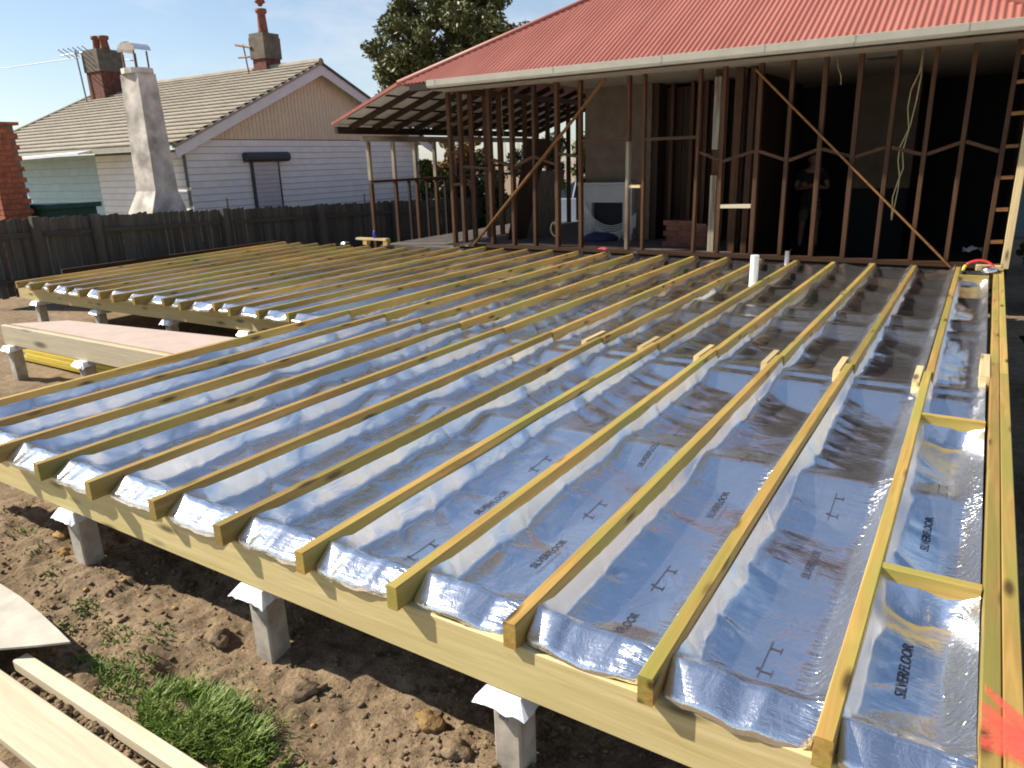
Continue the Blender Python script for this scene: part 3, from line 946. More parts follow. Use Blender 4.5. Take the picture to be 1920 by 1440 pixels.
addg(260, (-2.3, -0.2), 0.7, 0.18, 0.012, 0.05, keep=lambda x, y: y > -0.48)
for (x, y, n) in ((-3.12, -0.30, 90), (-3.2, -0.13, 120), (-3.6, -0.1, 60), (-2.85, -0.2, 90), (-2.7, -0.1, 60), (-3.9, 0.0, 60), (-2.6, -0.24, 90), (-4.2, 0.05, 60)):
    addg(n, (x, y), 0.10, 0.07, 0.015, 0.045, wd=0.004)
mk('grass', np_mesh('grass', GV, GF, 'grass'), None, kind='stuff')

# ------------------------------------------------------------------ small things on the deck
t = MB().tube([(-1.86, 6.62, -0.10), (-1.86, 6.62, 0.27)], 0.045, 20)
tag(build('pvc_pipe', t, 'pvc', smooth=False), 'white plastic pipe standing up through the foil near the house', 'pipe')
t = MB().tube([(-1.9, 8.44, -0.10), (-1.9, 8.44, 0.10)], 0.03, 14)
tag(build('drain_pipe', t, 'metal'), 'short grey pipe stub behind the foil at the house wall', 'pipe')
arc = []
for i in range(13):
    t_ = i / 12 * math.pi
    arc.append((0.235 - 0.15 * math.cos(t_), 8.02 + 0.05 * math.sin(t_), 0.005 + 0.115 * math.sin(t_)))
hs = root('red_hose', (0.24, 8.02, 0), 'short red flexible hose looped over the far right deck corner', 'hose')
build('hose', MB().tube(arc[2:], 0.013, 10), 'redhose', hs, True)
build('fitting', MB().tube(arc[:3], 0.016, 10), 'yellowtip', hs, True)
tag(build('timber_offcut', MB().cbox((0.2, 8.1, 0.003), (0.44, 8.2, 0.06)), 'pale_x'), 'pale timber offcut lying across the far right deck corner', 'offcut')
tag(build('foil_offcut', MB().lathe((0.33, 7.98, 0.004), [(0.07, 0), (0.085, 0.02), (0.07, 0.05), (0.03, 0.06)], 12), 'foil', smooth=True), 'crumpled bright foil bundle on the far right deck corner', 'foil scrap')
tr = root('timber_trestle', (-8.75, 8.02, 0), 'little bench of timber offcuts standing on the distant joists', 'trestle')
build('top', MB().cbox((-9.12, 7.98, 0.085), (-8.42, 8.09, 0.12)), 'pale_x', tr)
for x in (-8.92, -8.45):
    build('leg', MB().cbox((x - 0.045, 7.99, 0.002), (x + 0.045, 8.08, 0.084)), 'treated_z', tr)
bt = MB().lathe((-8.72, 8.04, 0.121), [(0.03, 0), (0.032, 0.02), (0.032, 0.09), (0.014, 0.11), (0.014, 0.13)], 12)
tag(build('bottle', bt, 'blue', smooth=True), 'small dark blue bottle standing on the offcut bench', 'bottle')
def scrap(x, y, z, s, label, seed, mat='foil'):
    n = 9
    u = np.linspace(-1, 1, n)
    A, B = np.meshgrid(u, u)
    zz = s * (0.5 * (1 - (A ** 2 + B ** 2) * 0.4) + 0.5 * fbm(A * 2 + seed, B * 2, seed, 3))
    V = np.stack([A.ravel() * s, B.ravel() * s * 0.8, zz.ravel()], 1)
    tag(mk('foil_scrap', np_mesh('foil_scrap', V, grid_faces(n, n), mat, False), None, None, (x, y, z)), label, 'foil scrap')
scrap(-9.42, 8.0, 0.0, 0.07, 'crumpled silver scrap on the joists left of the offcut bench', 4)
scrap(-6.95, 8.3, 0.0, 0.09, 'bright silver scrap on the joist ends at the foot of the left brace', 8)
scrap(-4.0, 8.35, 0.0, 0.05, 'small crumpled silver scrap on the deck edge near the house door studs', 15)
scrap(-4.62, 8.6, 0.0, 0.06, 'faded pink plastic scrap on the floor edge below the fireplace', 23, 'pink')

# ------------------------------------------------------------------ main house
hs = root('main_house', (-3.5, 11, -0.63), 'stripped red roofed house with bare timber studs behind the deck', 'house')
WY = 8.75                # front face of the stud wall
XL, XR = -8.12, 0.62     # eave corners
EY, EZ = 8.25, 2.55
TP = math.tan(math.radians(29))
# roof sheets, front plane: true corrugations running up the slope
def roof_front(x0, x1):
    n = int(round((x1 - x0) / 0.0095)) + 1
    xs = np.linspace(x0, x1, n)
    lim = np.maximum(0.012, np.minimum(xs - XL, XR - xs))
    amp = 0.0095 * np.sin(2 * math.pi * xs / 0.076)
    rows = []
    for t in (0, 0.25, 0.5, 0.75, 1):
        rows.append(np.stack([xs, EY - 0.03 + lim * t, EZ + 0.02 + lim * t * TP + amp], 1))
    return np.vstack(rows), grid_faces(5, n)
x = XL
i = 0
while x < XR - 0.02:
    x1 = min(x + 0.76, XR)
    V, F = roof_front(x, x1)
    og = V.mean(0); og2 = og + np.array((0, 0, rnd.uniform(-0.002, 0.003)))
    mk('roof_sheet', np_mesh('roof_sheet', V - og, F, 'redroof', True), None, hs, og2)
    x += 0.76; i += 1
half = (XR - XL) / 2; ridge = (XL + half, EY + half, EZ + half * TP)
back = 20.0
rl = MB().prism([(XL, EY, EZ), (ridge[0], ridge[1], ridge[2]), (ridge[0], back, ridge[2]), (XL, back, EZ)], (-0.004, 0, 0.012))
build('roof_slope', rl, 'redroof', hs)
rl = MB().prism([(XR, EY, EZ), (XR, back, EZ), (ridge[0], back, ridge[2]), (ridge[0], ridge[1], ridge[2])], (0.004, 0, 0.012))
build('roof_slope', rl, 'redroof', hs)
for xc in (XL, XR):
    p = Vector((xc, EY - 0.01, EZ + 0.03)); q = Vector((ridge[0], ridge[1], ridge[2] + 0.03))
    build('ridge_capping', MB().tube([p, q], 0.055, 10), 'redroof', hs, True)
# gutter: quad profile, with joints
gpro = [(EY - 0.115, EZ - 0.055), (EY - 0.115, EZ + 0.025), (EY - 0.10, EZ + 0.03), (EY - 0.10, EZ - 0.04), (EY - 0.01, EZ - 0.06), (EY - 0.01, EZ - 0.085), (EY - 0.08, EZ - 0.085)]
for a_, b_ in ((-7.46, -3.6), (-3.595, -1.30), (-1.295, 0.8)):
    build('gutter', MB().prism([(a_, y, z) for y, z in gpro], (b_ - a_, 0, 0)), 'gutter', hs)
for xx in (-7.3, -5.2, -3.6, -2.3, -1.3, -0.2):
    build('gutter_bracket', MB().box((xx - 0.012, EY - 0.119, EZ - 0.05), (xx + 0.012, EY - 0.1155, EZ + 0.028)), 'gutter', hs)
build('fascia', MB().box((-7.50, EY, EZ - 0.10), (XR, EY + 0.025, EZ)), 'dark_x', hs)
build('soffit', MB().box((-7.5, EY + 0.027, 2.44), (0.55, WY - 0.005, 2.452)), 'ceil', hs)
# dark box end between gutter and verandah roof
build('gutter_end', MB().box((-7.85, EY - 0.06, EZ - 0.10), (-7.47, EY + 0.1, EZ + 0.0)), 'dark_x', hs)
# stud wall
SX = [-7.53, -7.32, -6.72, -6.30, -5.91, -5.49, -5.08, -4.31, -4.08, -3.27, -2.94, -2.47, -2.07, -1.68, -1.28, -0.88, -0.49, -0.11, 0.28]
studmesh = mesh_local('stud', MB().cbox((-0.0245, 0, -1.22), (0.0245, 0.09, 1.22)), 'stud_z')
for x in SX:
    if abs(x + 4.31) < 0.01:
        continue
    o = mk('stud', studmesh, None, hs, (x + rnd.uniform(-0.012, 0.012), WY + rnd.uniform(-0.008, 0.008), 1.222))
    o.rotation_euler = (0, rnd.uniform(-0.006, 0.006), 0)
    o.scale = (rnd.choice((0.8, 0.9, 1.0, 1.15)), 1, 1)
build('stud', MB().cbox((-4.335, WY - 0.006, 0.0), (-4.285, WY + 0.09, 1.55)), 'paint_z', hs, label='stud with pale worn paint beside the fireplace')
build('stud', MB().cbox((-4.335, WY, 1.552), (-4.285, WY + 0.09, 2.44)), 'stud_z', hs)
build('corner_post', MB().cbox((0.45, WY - 0.04, -0.05), (0.53, WY + 0.05, 2.42)), 'pale_z', hs, label='pale corner post at the right end of the stud wall')
build('bottom_plate', MB().box((-7.56, WY - 0.004, -0.06), (0.45, WY + 0.095, -0.002)), 'stud_x', hs)
build('floor_edge', MB().box((-7.56, WY + 0.01, -0.30), (0.45, WY + 0.06, -0.062)), 'dark_x', hs)
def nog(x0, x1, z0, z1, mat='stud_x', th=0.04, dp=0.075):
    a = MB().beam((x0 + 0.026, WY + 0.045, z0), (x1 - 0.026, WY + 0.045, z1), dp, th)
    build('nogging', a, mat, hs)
zz = [(-7.32, -6.72, 1.27, 1.22), (-6.72, -6.30, 1.36, 1.25), (-6.30, -5.91, 1.25, 1.38), (-5.91, -5.49, 1.38, 1.26), (-5.49, -5.08, 1.42, 1.36)]
zz += [(-3.27, -2.94, 1.37, 1.26), (-2.94, -2.47, 1.24, 1.36), (-2.47, -2.07, 1.36, 1.24), (-2.07, -1.68, 1.23, 1.35), (-1.68, -1.28, 1.36, 1.26), (-1.28, -0.88, 1.25, 1.36), (-0.88, -0.49, 1.35, 1.26), (-0.49, -0.11, 1.26, 1.38), (-0.11, 0.28, 1.39, 1.27)]
for q in zz:
    nog(*q)
nog(-5.08, -4.31, 1.59, 1.60); nog(-4.08, -3.27, 1.57, 1.57)
nog(-2.94, -2.47, 0.64, 0.645, 'cream_x', 0.05); nog(-4.31, -4.08, 0.92, 0.92, 'pale_x')
nog(-7.53, -7.32, 1.95, 1.95); nog(-7.53, -7.32, 1.5, 1.5); nog(-7.53, -7.32, 0.98, 0.98)
for z in (0.25, 0.62, 0.98, 1.32, 1.67, 2.0, 2.3):
    nog(0.28, 0.46, z, z + 0.005, 'brace_x')
build('brace', MB().beam((-4.66, WY - 0.012, 2.42), (-7.12, WY - 0.012, -0.03), 0.022, 0.075, (0, 1, 0)), 'brace_x', hs, label='diagonal brace across the left of the stud wall')
build('brace', MB().beam((-2.53, WY - 0.012, 2.36), (-0.05, WY - 0.012, -0.06), 0.022, 0.075, (0, 1, 0)), 'brace_x', hs, label='long diagonal brace across the right of the stud wall')
# left side wall of the house
for k in range(1, 12):
    y = WY + 0.16 + 0.45 * k
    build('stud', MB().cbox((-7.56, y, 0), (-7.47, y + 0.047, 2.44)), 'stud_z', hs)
build('top_plate', MB().box((-7.565, WY + 0.1, 2.44), (-7.465, 14.4, 2.53)), 'stud_y', hs)
for k in range(1, 8):
    y = WY + 0.16 + 0.45 * k
    build('nogging', MB().box((-7.55, y + 0.05, 1.24), (-7.48, y + 0.448, 1.28)), 'stud_y', hs)
# rear wall of the left room, open studs
for k in range(9):
    x = -7.4 + 0.36 * k
    build('stud', MB().cbox((x, 13.2, 0), (x + 0.047, 13.29, 2.44)), 'dark_z', hs)
build('rail', MB().box((-7.47, 13.295, 1.05), (-4.5, 13.33, 1.13)), 'dark_x', hs)
build('rail', MB().box((-7.47, 13.295, 0.45), (-4.5, 13.33, 0.5)), 'dark_x', hs)
# interior
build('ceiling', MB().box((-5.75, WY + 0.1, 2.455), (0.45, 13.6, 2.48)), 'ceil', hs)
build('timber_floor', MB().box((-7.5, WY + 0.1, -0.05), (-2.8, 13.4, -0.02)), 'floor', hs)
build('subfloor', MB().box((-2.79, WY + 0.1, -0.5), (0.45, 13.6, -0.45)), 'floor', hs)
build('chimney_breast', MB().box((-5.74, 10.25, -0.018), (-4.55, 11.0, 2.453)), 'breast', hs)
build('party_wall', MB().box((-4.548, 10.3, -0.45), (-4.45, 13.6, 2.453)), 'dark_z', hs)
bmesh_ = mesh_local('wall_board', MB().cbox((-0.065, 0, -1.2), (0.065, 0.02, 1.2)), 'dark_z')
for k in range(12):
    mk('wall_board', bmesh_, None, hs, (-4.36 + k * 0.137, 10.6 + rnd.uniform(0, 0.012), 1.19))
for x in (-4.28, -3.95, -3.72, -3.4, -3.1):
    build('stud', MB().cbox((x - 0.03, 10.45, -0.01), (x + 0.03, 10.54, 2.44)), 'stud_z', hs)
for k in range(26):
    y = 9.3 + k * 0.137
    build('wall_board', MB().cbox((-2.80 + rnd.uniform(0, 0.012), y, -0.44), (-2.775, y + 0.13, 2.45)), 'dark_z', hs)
build('stud', MB().cbox((-2.90, 9.12, -0.02), (-2.79, 9.22, 2.45)), 'stud_z', hs)
build('stud', MB().cbox((-2.70, 9.12, -0.44), (-2.62, 9.2, 2.45)), 'stud_z', hs)
build('door_lining', MB().cbox((-3.16, 9.05, -0.02), (-3.07, 9.11, 1.05)), 'paint_z', hs, label='pale painted board low on the inner door post')
build('door_lining', MB().cbox((-3.16, 9.05, 1.4), (-3.07, 9.11, 2.35)), 'paint_z', hs, label='pale painted board high on the inner door post')
build('stud', MB().cbox((-3.17, 9.112, -0.02), (-3.07, 9.19, 2.45)), 'stud_z', hs)
build('rear_wall', MB().box((-4.44, 13.62, -0.5), (0.5, 13.72, 2.46)), 'near_black', hs)
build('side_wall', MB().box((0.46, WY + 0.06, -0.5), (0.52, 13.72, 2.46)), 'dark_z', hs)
build('plaster_panel', MB().box((-1.78, 12.05, 0.72), (-0.86, 13.6, 2.452)), 'breast', hs)
build('fire_recess', MB().box((-1.76, 12.1, -0.45), (-0.88, 13.6, 0.718)), 'near_black', hs)
vt = MB().box((-1.33, 9.5, 2.447), (-1.0, 9.75, 2.4545))
build('ceiling_vent', vt, 'charcoal', hs)
# verandah roof at the left side
VX, VZ = -9.62, 2.03
vs_ = (VZ - EZ) / (VX - XL)
vr = MB().prism([(XL + 0.05, EY, EZ + 0.0), (VX, EY, VZ), (VX, 15.4, VZ), (XL + 0.05, 15.4, EZ + 0.0)], (0, 0, 0.014))
build('verandah_roof', vr, 'sheetunder', hs)
vr = MB().prism([(XL + 0.05, EY - 0.03, EZ + 0.018), (VX - 0.02, EY - 0.03, VZ + 0.016), (VX - 0.02, 15.4, VZ + 0.016), (XL + 0.05, 15.4, EZ + 0.018)], (0, 0, 0.012))
build('verandah_roof_sheet', vr, 'redroof', hs)
build('verge_capping', MB().beam((XL + 0.02, EY - 0.045, EZ + 0.03), (VX - 0.03, EY - 0.045, VZ + 0.012), 0.03, 0.045, (0, 0, 1)), 'redroof', hs)
ang = math.atan(vs_)
for k in range(12):
    y = EY + 0.35 + 0.6 * k
    build('rafter', MB().beam((-7.52, y, EZ - 0.045 + 0.55 * vs_), (VX + 0.02, y, VZ - 0.055), 0.045, 0.09, (0, 0, 1)), 'dark_x', hs)
for t_ in (0.2, 0.5, 0.8):
    x = XL + (VX - XL) * t_; z = EZ + (VZ - EZ) * t_
    build('batten', MB().beam((x, EY + 0.02, z - 0.016), (x, 15.3, z - 0.016), 0.06, 0.028), 'dark_y', hs)
build('verandah_beam', MB().box((VX - 0.02, EY + 0.0, VZ - 0.15), (VX + 0.05, 15.3, VZ - 0.03)), 'dark_y', hs)
# verandah side wall with old window openings
build('window_head', MB().box((-9.36, 8.55, 1.74), (-9.28, 14.6, 1.84)), 'paint_y', hs)
build('sill_rail', MB().box((-9.36, 8.72, 1.02), (-9.28, 14.4, 1.07)), 'stud_y', hs)
for k, y in enumerate((8.68, 9.35, 9.98, 10.6, 11.25, 11.9, 12.5, 13.1)):
    build('window_post', MB().cbox((-9.35, y, 1.072), (-9.285, y + 0.065, 1.738)), 'paint_z', hs)
    build('stud', MB().cbox((-9.35, y, -0.5), (-9.285, y + 0.065, 1.018)), 'stud_z', hs)
for k, y in enumerate((9.75, 10.3, 10.9)):
    build('stud', MB().cbox((-9.34, y, -0.5), (-9.29, y + 0.045, 1.018)), 'dark_z', hs)
build('verandah_floor', MB().box((-9.3, 8.8, -0.3), (-7.57, 14.0, -0.1)), 'floor', hs)

# things inside the house
fp = root('fireplace', (-5.3, 10.1, -0.02), 'grey white timber fireplace surround against the brown chimney breast', 'fireplace')
build('mantel_shelf', MB().cbox((-5.78, 10.02, 0.90), (-4.78, 10.245, 0.935)), 'mantel', fp)
for x in (-5.72, -4.97):
    build('side_panel', MB().cbox((x, 10.1, -0.018), (x + 0.17, 10.244, 0.60)), 'mantel', fp)
build('front_panel', MB().box((-5.72, 10.1, 0.602), (-4.80, 10.244, 0.898)), 'mantel', fp)
build('firebox', MB().box((-5.548, 10.2, -0.018), (-4.972, 10.244, 0.60)), 'near_black', fp)
# crochet hammock hung across the fireplace
hm = root('hammock', (-5.3, 10.05, 0.1), 'white crochet hammock with fringe draped across the fireplace', 'hammock')
net = MB()
def cat(t, dz):
    x = -5.68 + 0.98 * t
    return (x, 10.05 + 0.02 * math.sin(t * 9), 0.47 - dz - (0.25 - 0.05 * dz) * (1 - (2 * t - 1.06) ** 2) + 0.14 * max(0, 0.18 - t) / 0.18)
for dz in (0.0, 0.03, 0.06, 0.09, 0.12):
    net.tube([cat(i / 14, dz) for i in range(15)], 0.006, 4)
build('netting', net, 'cotton', hm)
fr = MB()
for i in range(34):
    t_ = 0.02 + 0.96 * i / 33
    p = cat(t_, 0.12)
    L_ = 0.13 + 0.05 * math.sin(i * 1.7)
    fr.tube([p, (p[0] + 0.005, p[1] - 0.004, p[2] - L_ * 0.5), (p[0] - 0.003, p[1], p[2] - L_)], 0.007, 4)
build('fringe', fr, 'cotton', hm)
cl = MB().lathe((-5.32, 10.0, -0.018), [(0.30, 0), (0.31, 0.05), (0.24, 0.10), (0.12, 0.13)], 14)
tag(build('cloth_heap', cl, 'navy', smooth=True), 'dark navy cloth heap on the floor below the hammock', 'cloth')
bs = root('brick_stub', (-3.6, 9.5, -0.02), 'low broken brick wall stub on the floor behind the studs', 'brick wall')
bm_ = mesh_local('brick', MB().cbox((-0.113, -0.055, -0.036), (0.113, 0.055, 0.036), 0.004), 'brickdark')
for r_ in range(5):
    off = 0.115 if r_ % 2 else 0
    for k in range(3 if r_ < 4 else 2):
        mk('brick', bm_, None, bs, (-3.88 + off * 0.5 + k * 0.238 + rnd.uniform(-.006, .006), 9.5 + rnd.uniform(-.006, .006), 0.018 + r_ * 0.081))
build('mortar_core', MB().box((-3.93, 9.46, -0.018), (-3.32, 9.54, 0.33)), 'mortar', bs)
# leaning panels in the left room
for i, (x0, y0_, h_, lab) in enumerate(((-6.98, 9.6, 1.75, 'tall dark timber door leaning behind the left studs'), (-6.75, 9.9, 1.2, 'shorter grey panel leaning beside the dark door'))):
    d = Vector((0.22, 0.08, 1)).normalized()
    b0 = Vector((x0, y0_, -0.018))
    wv = Vector((0.34, 0.62, 0)).normalized() * (0.42 if i == 0 else 0.5)
    th = wv.cross(d).normalized() * 0.035
    mbp = MB().prism([b0, b0 + wv, b0 + wv + d * h_, b0 + d * h_], th)
    tag(build('leaning_panel', mbp, 'dark_z' if i == 0 else 'grey_z'), lab, 'panel')

# wires
def wire(path, r, label, name='hanging_cable'):
    tag(build(name, MB().tube(path, r, 6), 'cable', smooth=True), label, 'cable')
wy = 9.0
c1 = [(-0.66, wy, 2.45), (-0.67, wy, 2.2), (-0.74, wy, 2.0), (-0.75, wy, 1.8), (-0.71, wy, 1.55), (-0.75, wy, 1.3), (-0.72, wy, 1.1), (-0.76, wy, 0.95), (-0.80, wy, 0.75), (-0.79, wy - 0.02, 0.62), (-0.78, wy - 0.02, 0.47)]
c2 = [(-0.66, wy + 0.01, 2.45), (-0.65, wy + 0.02, 2.15), (-0.665, wy, 1.9), (-0.70, wy, 1.6), (-0.785, wy, 1.35), (-0.79, wy, 1.2), (-0.75, wy, 1.0), (-0.75, wy, 0.85), (-0.76, wy - 0.02, 0.7), (-0.78, wy - 0.02, 0.48)]
hc = root('hanging_cable', (-0.7, wy, 2.45), 'long looped yellowish cable hanging from the ceiling at the right', 'cable')
build('strand', MB().tube(c1, 0.008, 6), 'cable', hc, True)
build('strand', MB().tube(c2, 0.008, 6), 'cable', hc, True)
scrap(0.14, 9.7, 0.02, 0.11, 'crumpled grey plastic wrap in the dark at the right end of the house', 31, 'shutter')
wire([(-1.62, 9.1, 2.45), (-1.6, 9.1, 2.33), (-1.56, 9.1, 2.24), (-1.55, 9.1, 2.13)], 0.006, 'short yellowish cable stub dangling from the ceiling left of the long loop')
wire([(-6.95, 9.5, 2.4), (-6.94, 9.5, 1.9), (-6.9, 9.5, 1.6), (-6.88, 9.5, 1.25)], 0.004, 'thin cord hanging behind the left studs')
cs = [(-5.62 + 0.1 * math.cos(a_ / 8 * 3.4 + 2.0), 8.95, 0.16 + 0.12 * math.sin(a_ / 8 * 3.4 + 2.0) + 0.1) for a_ in range(9)]
wire(cs, 0.012, 'white curled cable at the foot of the studs left of the fireplace', 'curled_cable')

# ------------------------------------------------------------------ person in the dark room
def person(px, py, pz):
    r = root('person', (px, py, pz), 'person in dark shirt and khaki shorts standing with folded arms in the dark room', 'person')
    def skin_obj(name, pts, edges, rad, mat, sub=1, rootv=0):
        me = bpy.data.meshes.new(name)
        me.from_pydata([Vector(p) for p in pts], edges, [])
        o = bpy.data.objects.new(name, me); COL.objects.link(o)
        o.modifiers.new('skin', 'SKIN')
        sv = me.skin_vertices[0].data
        for i, q in enumerate(rad):
            sv[i].radius = q if isinstance(q, tuple) else (q, q)
            sv[i].use_root = (i == rootv)
        m = o.modifiers.new('sub', 'SUBSURF'); m.levels = sub; m.render_levels = sub
        dg = bpy.context.evaluated_depsgraph_get()
        m2 = bpy.data.meshes.new_from_object(o.evaluated_get(dg))
        bpy.data.objects.remove(o)
        m2.materials.clear()
        return mk(name, m2, mat, r, (px, py, pz), True)
    # facing the camera side (-y), slightly to +x
    P = [(0, 0, 0.95), (0, 0, 1.10), (0, 0.0, 1.28), (0, 0.01, 1.44), (0, 0.0, 1.53), (0, -0.015, 1.60), (0, -0.02, 1.68), (0, -0.01, 1.745),
         (-0.10, 0, 0.90), (-0.115, -0.01, 0.50), (-0.13, 0.015, 0.10), (-0.135, -0.09, 0.04),
         (0.10, 0, 0.90), (0.12, -0.01, 0.50), (0.14, 0.015, 0.10), (0.15, -0.09, 0.04),
         (-0.19, 0.0, 1.42), (-0.27, -0.01, 1.16), (-0.08, -0.19, 1.17), (0.02, -0.215, 1.19),
         (0.19, 0.0, 1.42), (0.27, -0.01, 1.16), (0.09, -0.20, 1.20), (-0.02, -0.235, 1.23)]
    E_ = [(0, 1), (1, 2), (2, 3), (3, 4), (4, 5), (5, 6), (6, 7), (0, 8), (8, 9), (9, 10), (10, 11), (0, 12), (12, 13), (13, 14), (14, 15),
          (3, 16), (16, 17), (17, 18), (18, 19), (3, 20), (20, 21), (21, 22), (22, 23)]
    Rr = [(0.15, 0.11), (0.135, 0.10), (0.155, 0.11), (0.12, 0.09), 0.052, 0.075, 0.085, 0.055, 0.085, 0.055, 0.04, 0.035, 0.085, 0.055, 0.04, 0.035,
          0.058, 0.042, 0.031, 0.03, 0.058, 0.042, 0.031, 0.03]
    skin_obj('body', P, E_, Rr, 'skin', 2)
    # hands with fingers closing on the upper arms
    for sgn, wrist in ((-1, Vector(P[19])), (1, Vector(P[23]))):
        pts = [wrist]; ed = []; rad = [0.026]
        d = Vector((-sgn, -0.15, 0.1)).normalized()
        pts.append(wrist + d * 0.06); ed.append((0, 1)); rad.append(0.03)
        for k in range(4):
            b = wrist + d * 0.075 + Vector((0, 0, (k - 1.5) * 0.02))
            i0 = len(pts)
            ln = (0.026, 0.030, 0.028, 0.022)[k]
            pts += [b, b + d * ln + Vector((0, 0.006, 0)), b + d * ln * 1.9 + Vector((0, 0.022, 0))]
            ed += [(1, i0), (i0, i0 + 1), (i0 + 1, i0 + 2)]; rad += [0.010, 0.009, 0.008]
        i0 = len(pts)
        pts += [wrist + d * 0.03 + Vector((0, -0.012, 0.035)), wrist + d * 0.06 + Vector((0, -0.014, 0.058))]
        ed += [(1, i0), (i0, i0 + 1)]; rad += [0.011, 0.009]
        skin_obj('hand', pts, ed, rad, 'skin', 1)
    # shirt, shorts, boots follow the body
    skin_obj('shirt', [P[0], P[1], P[2], P[3], (0, 0.005, 1.485), P[16], (-0.235, -0.005, 1.27), P[20], (0.235, -0.005, 1.27), (0, 0, 0.93)],
             [(0, 1), (1, 2), (2, 3), (3, 4), (3, 5), (5, 6), (3, 7), (7, 8), (0, 9)],
             [(0.168, 0.125), (0.155, 0.118), (0.172, 0.126), (0.135, 0.105), 0.07, 0.074, 0.062, 0.074, 0.062, (0.165, 0.125)], 'shirt', 2)
    skin_obj('shorts', [(0, 0, 1.0), (0, 0, 0.93), (-0.10, 0, 0.86), (-0.113, -0.005, 0.57), (0.10, 0, 0.86), (0.117, -0.005, 0.57)],
             [(0, 1), (1, 2), (2, 3), (1, 4), (4, 5)], [(0.165, 0.122), (0.168, 0.125), 0.105, 0.095, 0.105, 0.095], 'shorts', 2)
    for sx, a_, b_, c_ in ((-1, P[9], P[10], P[11]), (1, P[13], P[14], P[15])):
        x = b_[0]
        skin_obj('boot', [(x, 0.02, 0.24), (x, 0.02, 0.10), (x + sx * 0.004, -0.06, 0.055), (x + sx * 0.01, -0.15, 0.04)], [(0, 1), (1, 2), (2, 3)], [0.05, 0.052, 0.05, 0.042], 'boot', 2)
    hr = MB()
    vs = []; n = 14
    for j in range(6):
        ph = j / 5 * math.pi * 0.56
        for k in range(n):
            t = 2 * math.pi * k / n
            front = max(0, -math.sin(t))
            zc = 1.665 + 0.108 * math.cos(ph * (1 - 0.35 * front))
            rr = 0.096 * math.sin(ph * (1 - 0.35 * front)) + 0.001
            vs.append((px + rr * math.cos(t) * 0.95, py - 0.012 + rr * math.sin(t) * 1.08, pz + zc))
    hr.add(vs, [(j * n + k, j * n + (k + 1) % n, (j + 1) * n + (k + 1) % n, (j + 1) * n + k) for j in range(5) for k in range(n)])
    build('hair', hr, 'hair', r, True)
    for s in (-1, 1):
        build('eye', MB().lathe((px + s * 0.032, py - 0.098, pz + 1.645), [(0.004, 0), (0.010, 0.005), (0.010, 0.009), (0.004, 0.013)], 8), 'eye', r, True)
        build('ear', MB().lathe((px + s * 0.086, py - 0.01, pz + 1.61), [(0.006, 0), (0.016, 0.02), (0.018, 0.045), (0.008, 0.06)], 8), 'skin', r, True)
    build('nose', MB().add([(px - 0.016, py - 0.092, pz + 1.60), (px + 0.016, py - 0.092, pz + 1.60), (px, py - 0.125, pz + 1.603), (px, py - 0.095, pz + 1.655)], [(0, 1, 2), (0, 2, 3), (1, 3, 2), (0, 3, 1)]), 'skin', r)
    build('mouth', MB().cbox((px - 0.024, py - 0.099, pz + 1.570), (px + 0.024, py - 0.085, pz + 1.578)), 'brickdark', r)
person(-2.42, 12.5, -0.45)

# ------------------------------------------------------------------ neighbour's house
nh = root('neighbour_house', (-18, 12, -0.6), 'white weatherboard house with tan gable and tiled roof beyond the fence', 'house')
GX = -14.75; RY, RZ = 12.82, 3.84; ER, EYN = 1.88, 8.42
TPN = (RZ - ER) / (RY - EYN)
wallg = build('gable_wall', MB().box((GX - 0.15, 8.8, -0.6), (GX - 0.03, 16.85, 1.99)), 'lap_shade', nh)  # dark wall stands in for the shadow lines between boards
wb = mesh_local('weatherboard', MB().add([(0, 0, 0), (0, 8.06, 0), (0.022, 8.06, 0), (0.022, 0, 0), (-0.002, 0, 0.139), (-0.002, 8.06, 0.139), (0.004, 8.06, 0.139), (0.004, 0, 0.139)],
               [(0, 3, 2, 1), (4, 5, 6, 7), (0, 4, 7, 3), (3, 7, 6, 2), (2, 6, 5, 1), (1, 5, 4, 0)]), 'weather')
for k in range(15):
    mk('weatherboard', wb, None, wallg, (GX - 0.027, 8.795, 1.85 - 0.148 * k - 0.004))
# tan gable with vertical cover battens
gtri = [(GX - 0.02, 8.9, 2.01), (GX - 0.02, 16.75, 2.01), (GX - 0.02, RY, RZ - 0.03)]
gw = build('gable_panel', MB().prism([gtri[0], gtri[1], gtri[2]], (-0.04, 0, 0)), 'gable', nh)
y = 9.2
while y < 16.6:
    zt = 2.01 + (min(y - 8.9, 16.75 - y)) * (RZ - 2.04) / (RY - 8.9) - 0.03
    if zt > 2.08:
        build('cover_batten', MB().box((GX - 0.019, y, 2.012), (GX - 0.004, y + 0.04, zt)), 'gable', gw)
    y += 0.115
for sg in (-1, 1):
    ye = RY + sg * (RY - EYN + 0.05)
    p = Vector((GX + 0.26, ye, ER - 0.06)); q = Vector((GX + 0.26, RY, RZ - 0.04))
    build('barge_board', MB().prism([p, q, q - Vector((0, 0, 0.24)), p - Vector((0, -sg * 0.0, 0.22))], (0.03, 0, 0)), 'fascia', nh)
    build('barge_capping', MB().beam(p + Vector((0, 0, 0.03)), q + Vector((0, 0, 0.03)), 0.16, 0.05, (0, 0, 1)), 'charcoal' if sg > 0 else 'tile', nh)
    build('gable_soffit', MB().prism([p - Vector((0, 0, .05)), q - Vector((0, 0, .05)), q + Vector((-0.27, 0, -0.05)), p + Vector((-0.27, 0, -0.05))], (0, 0, -0.015)), 'teal', nh)
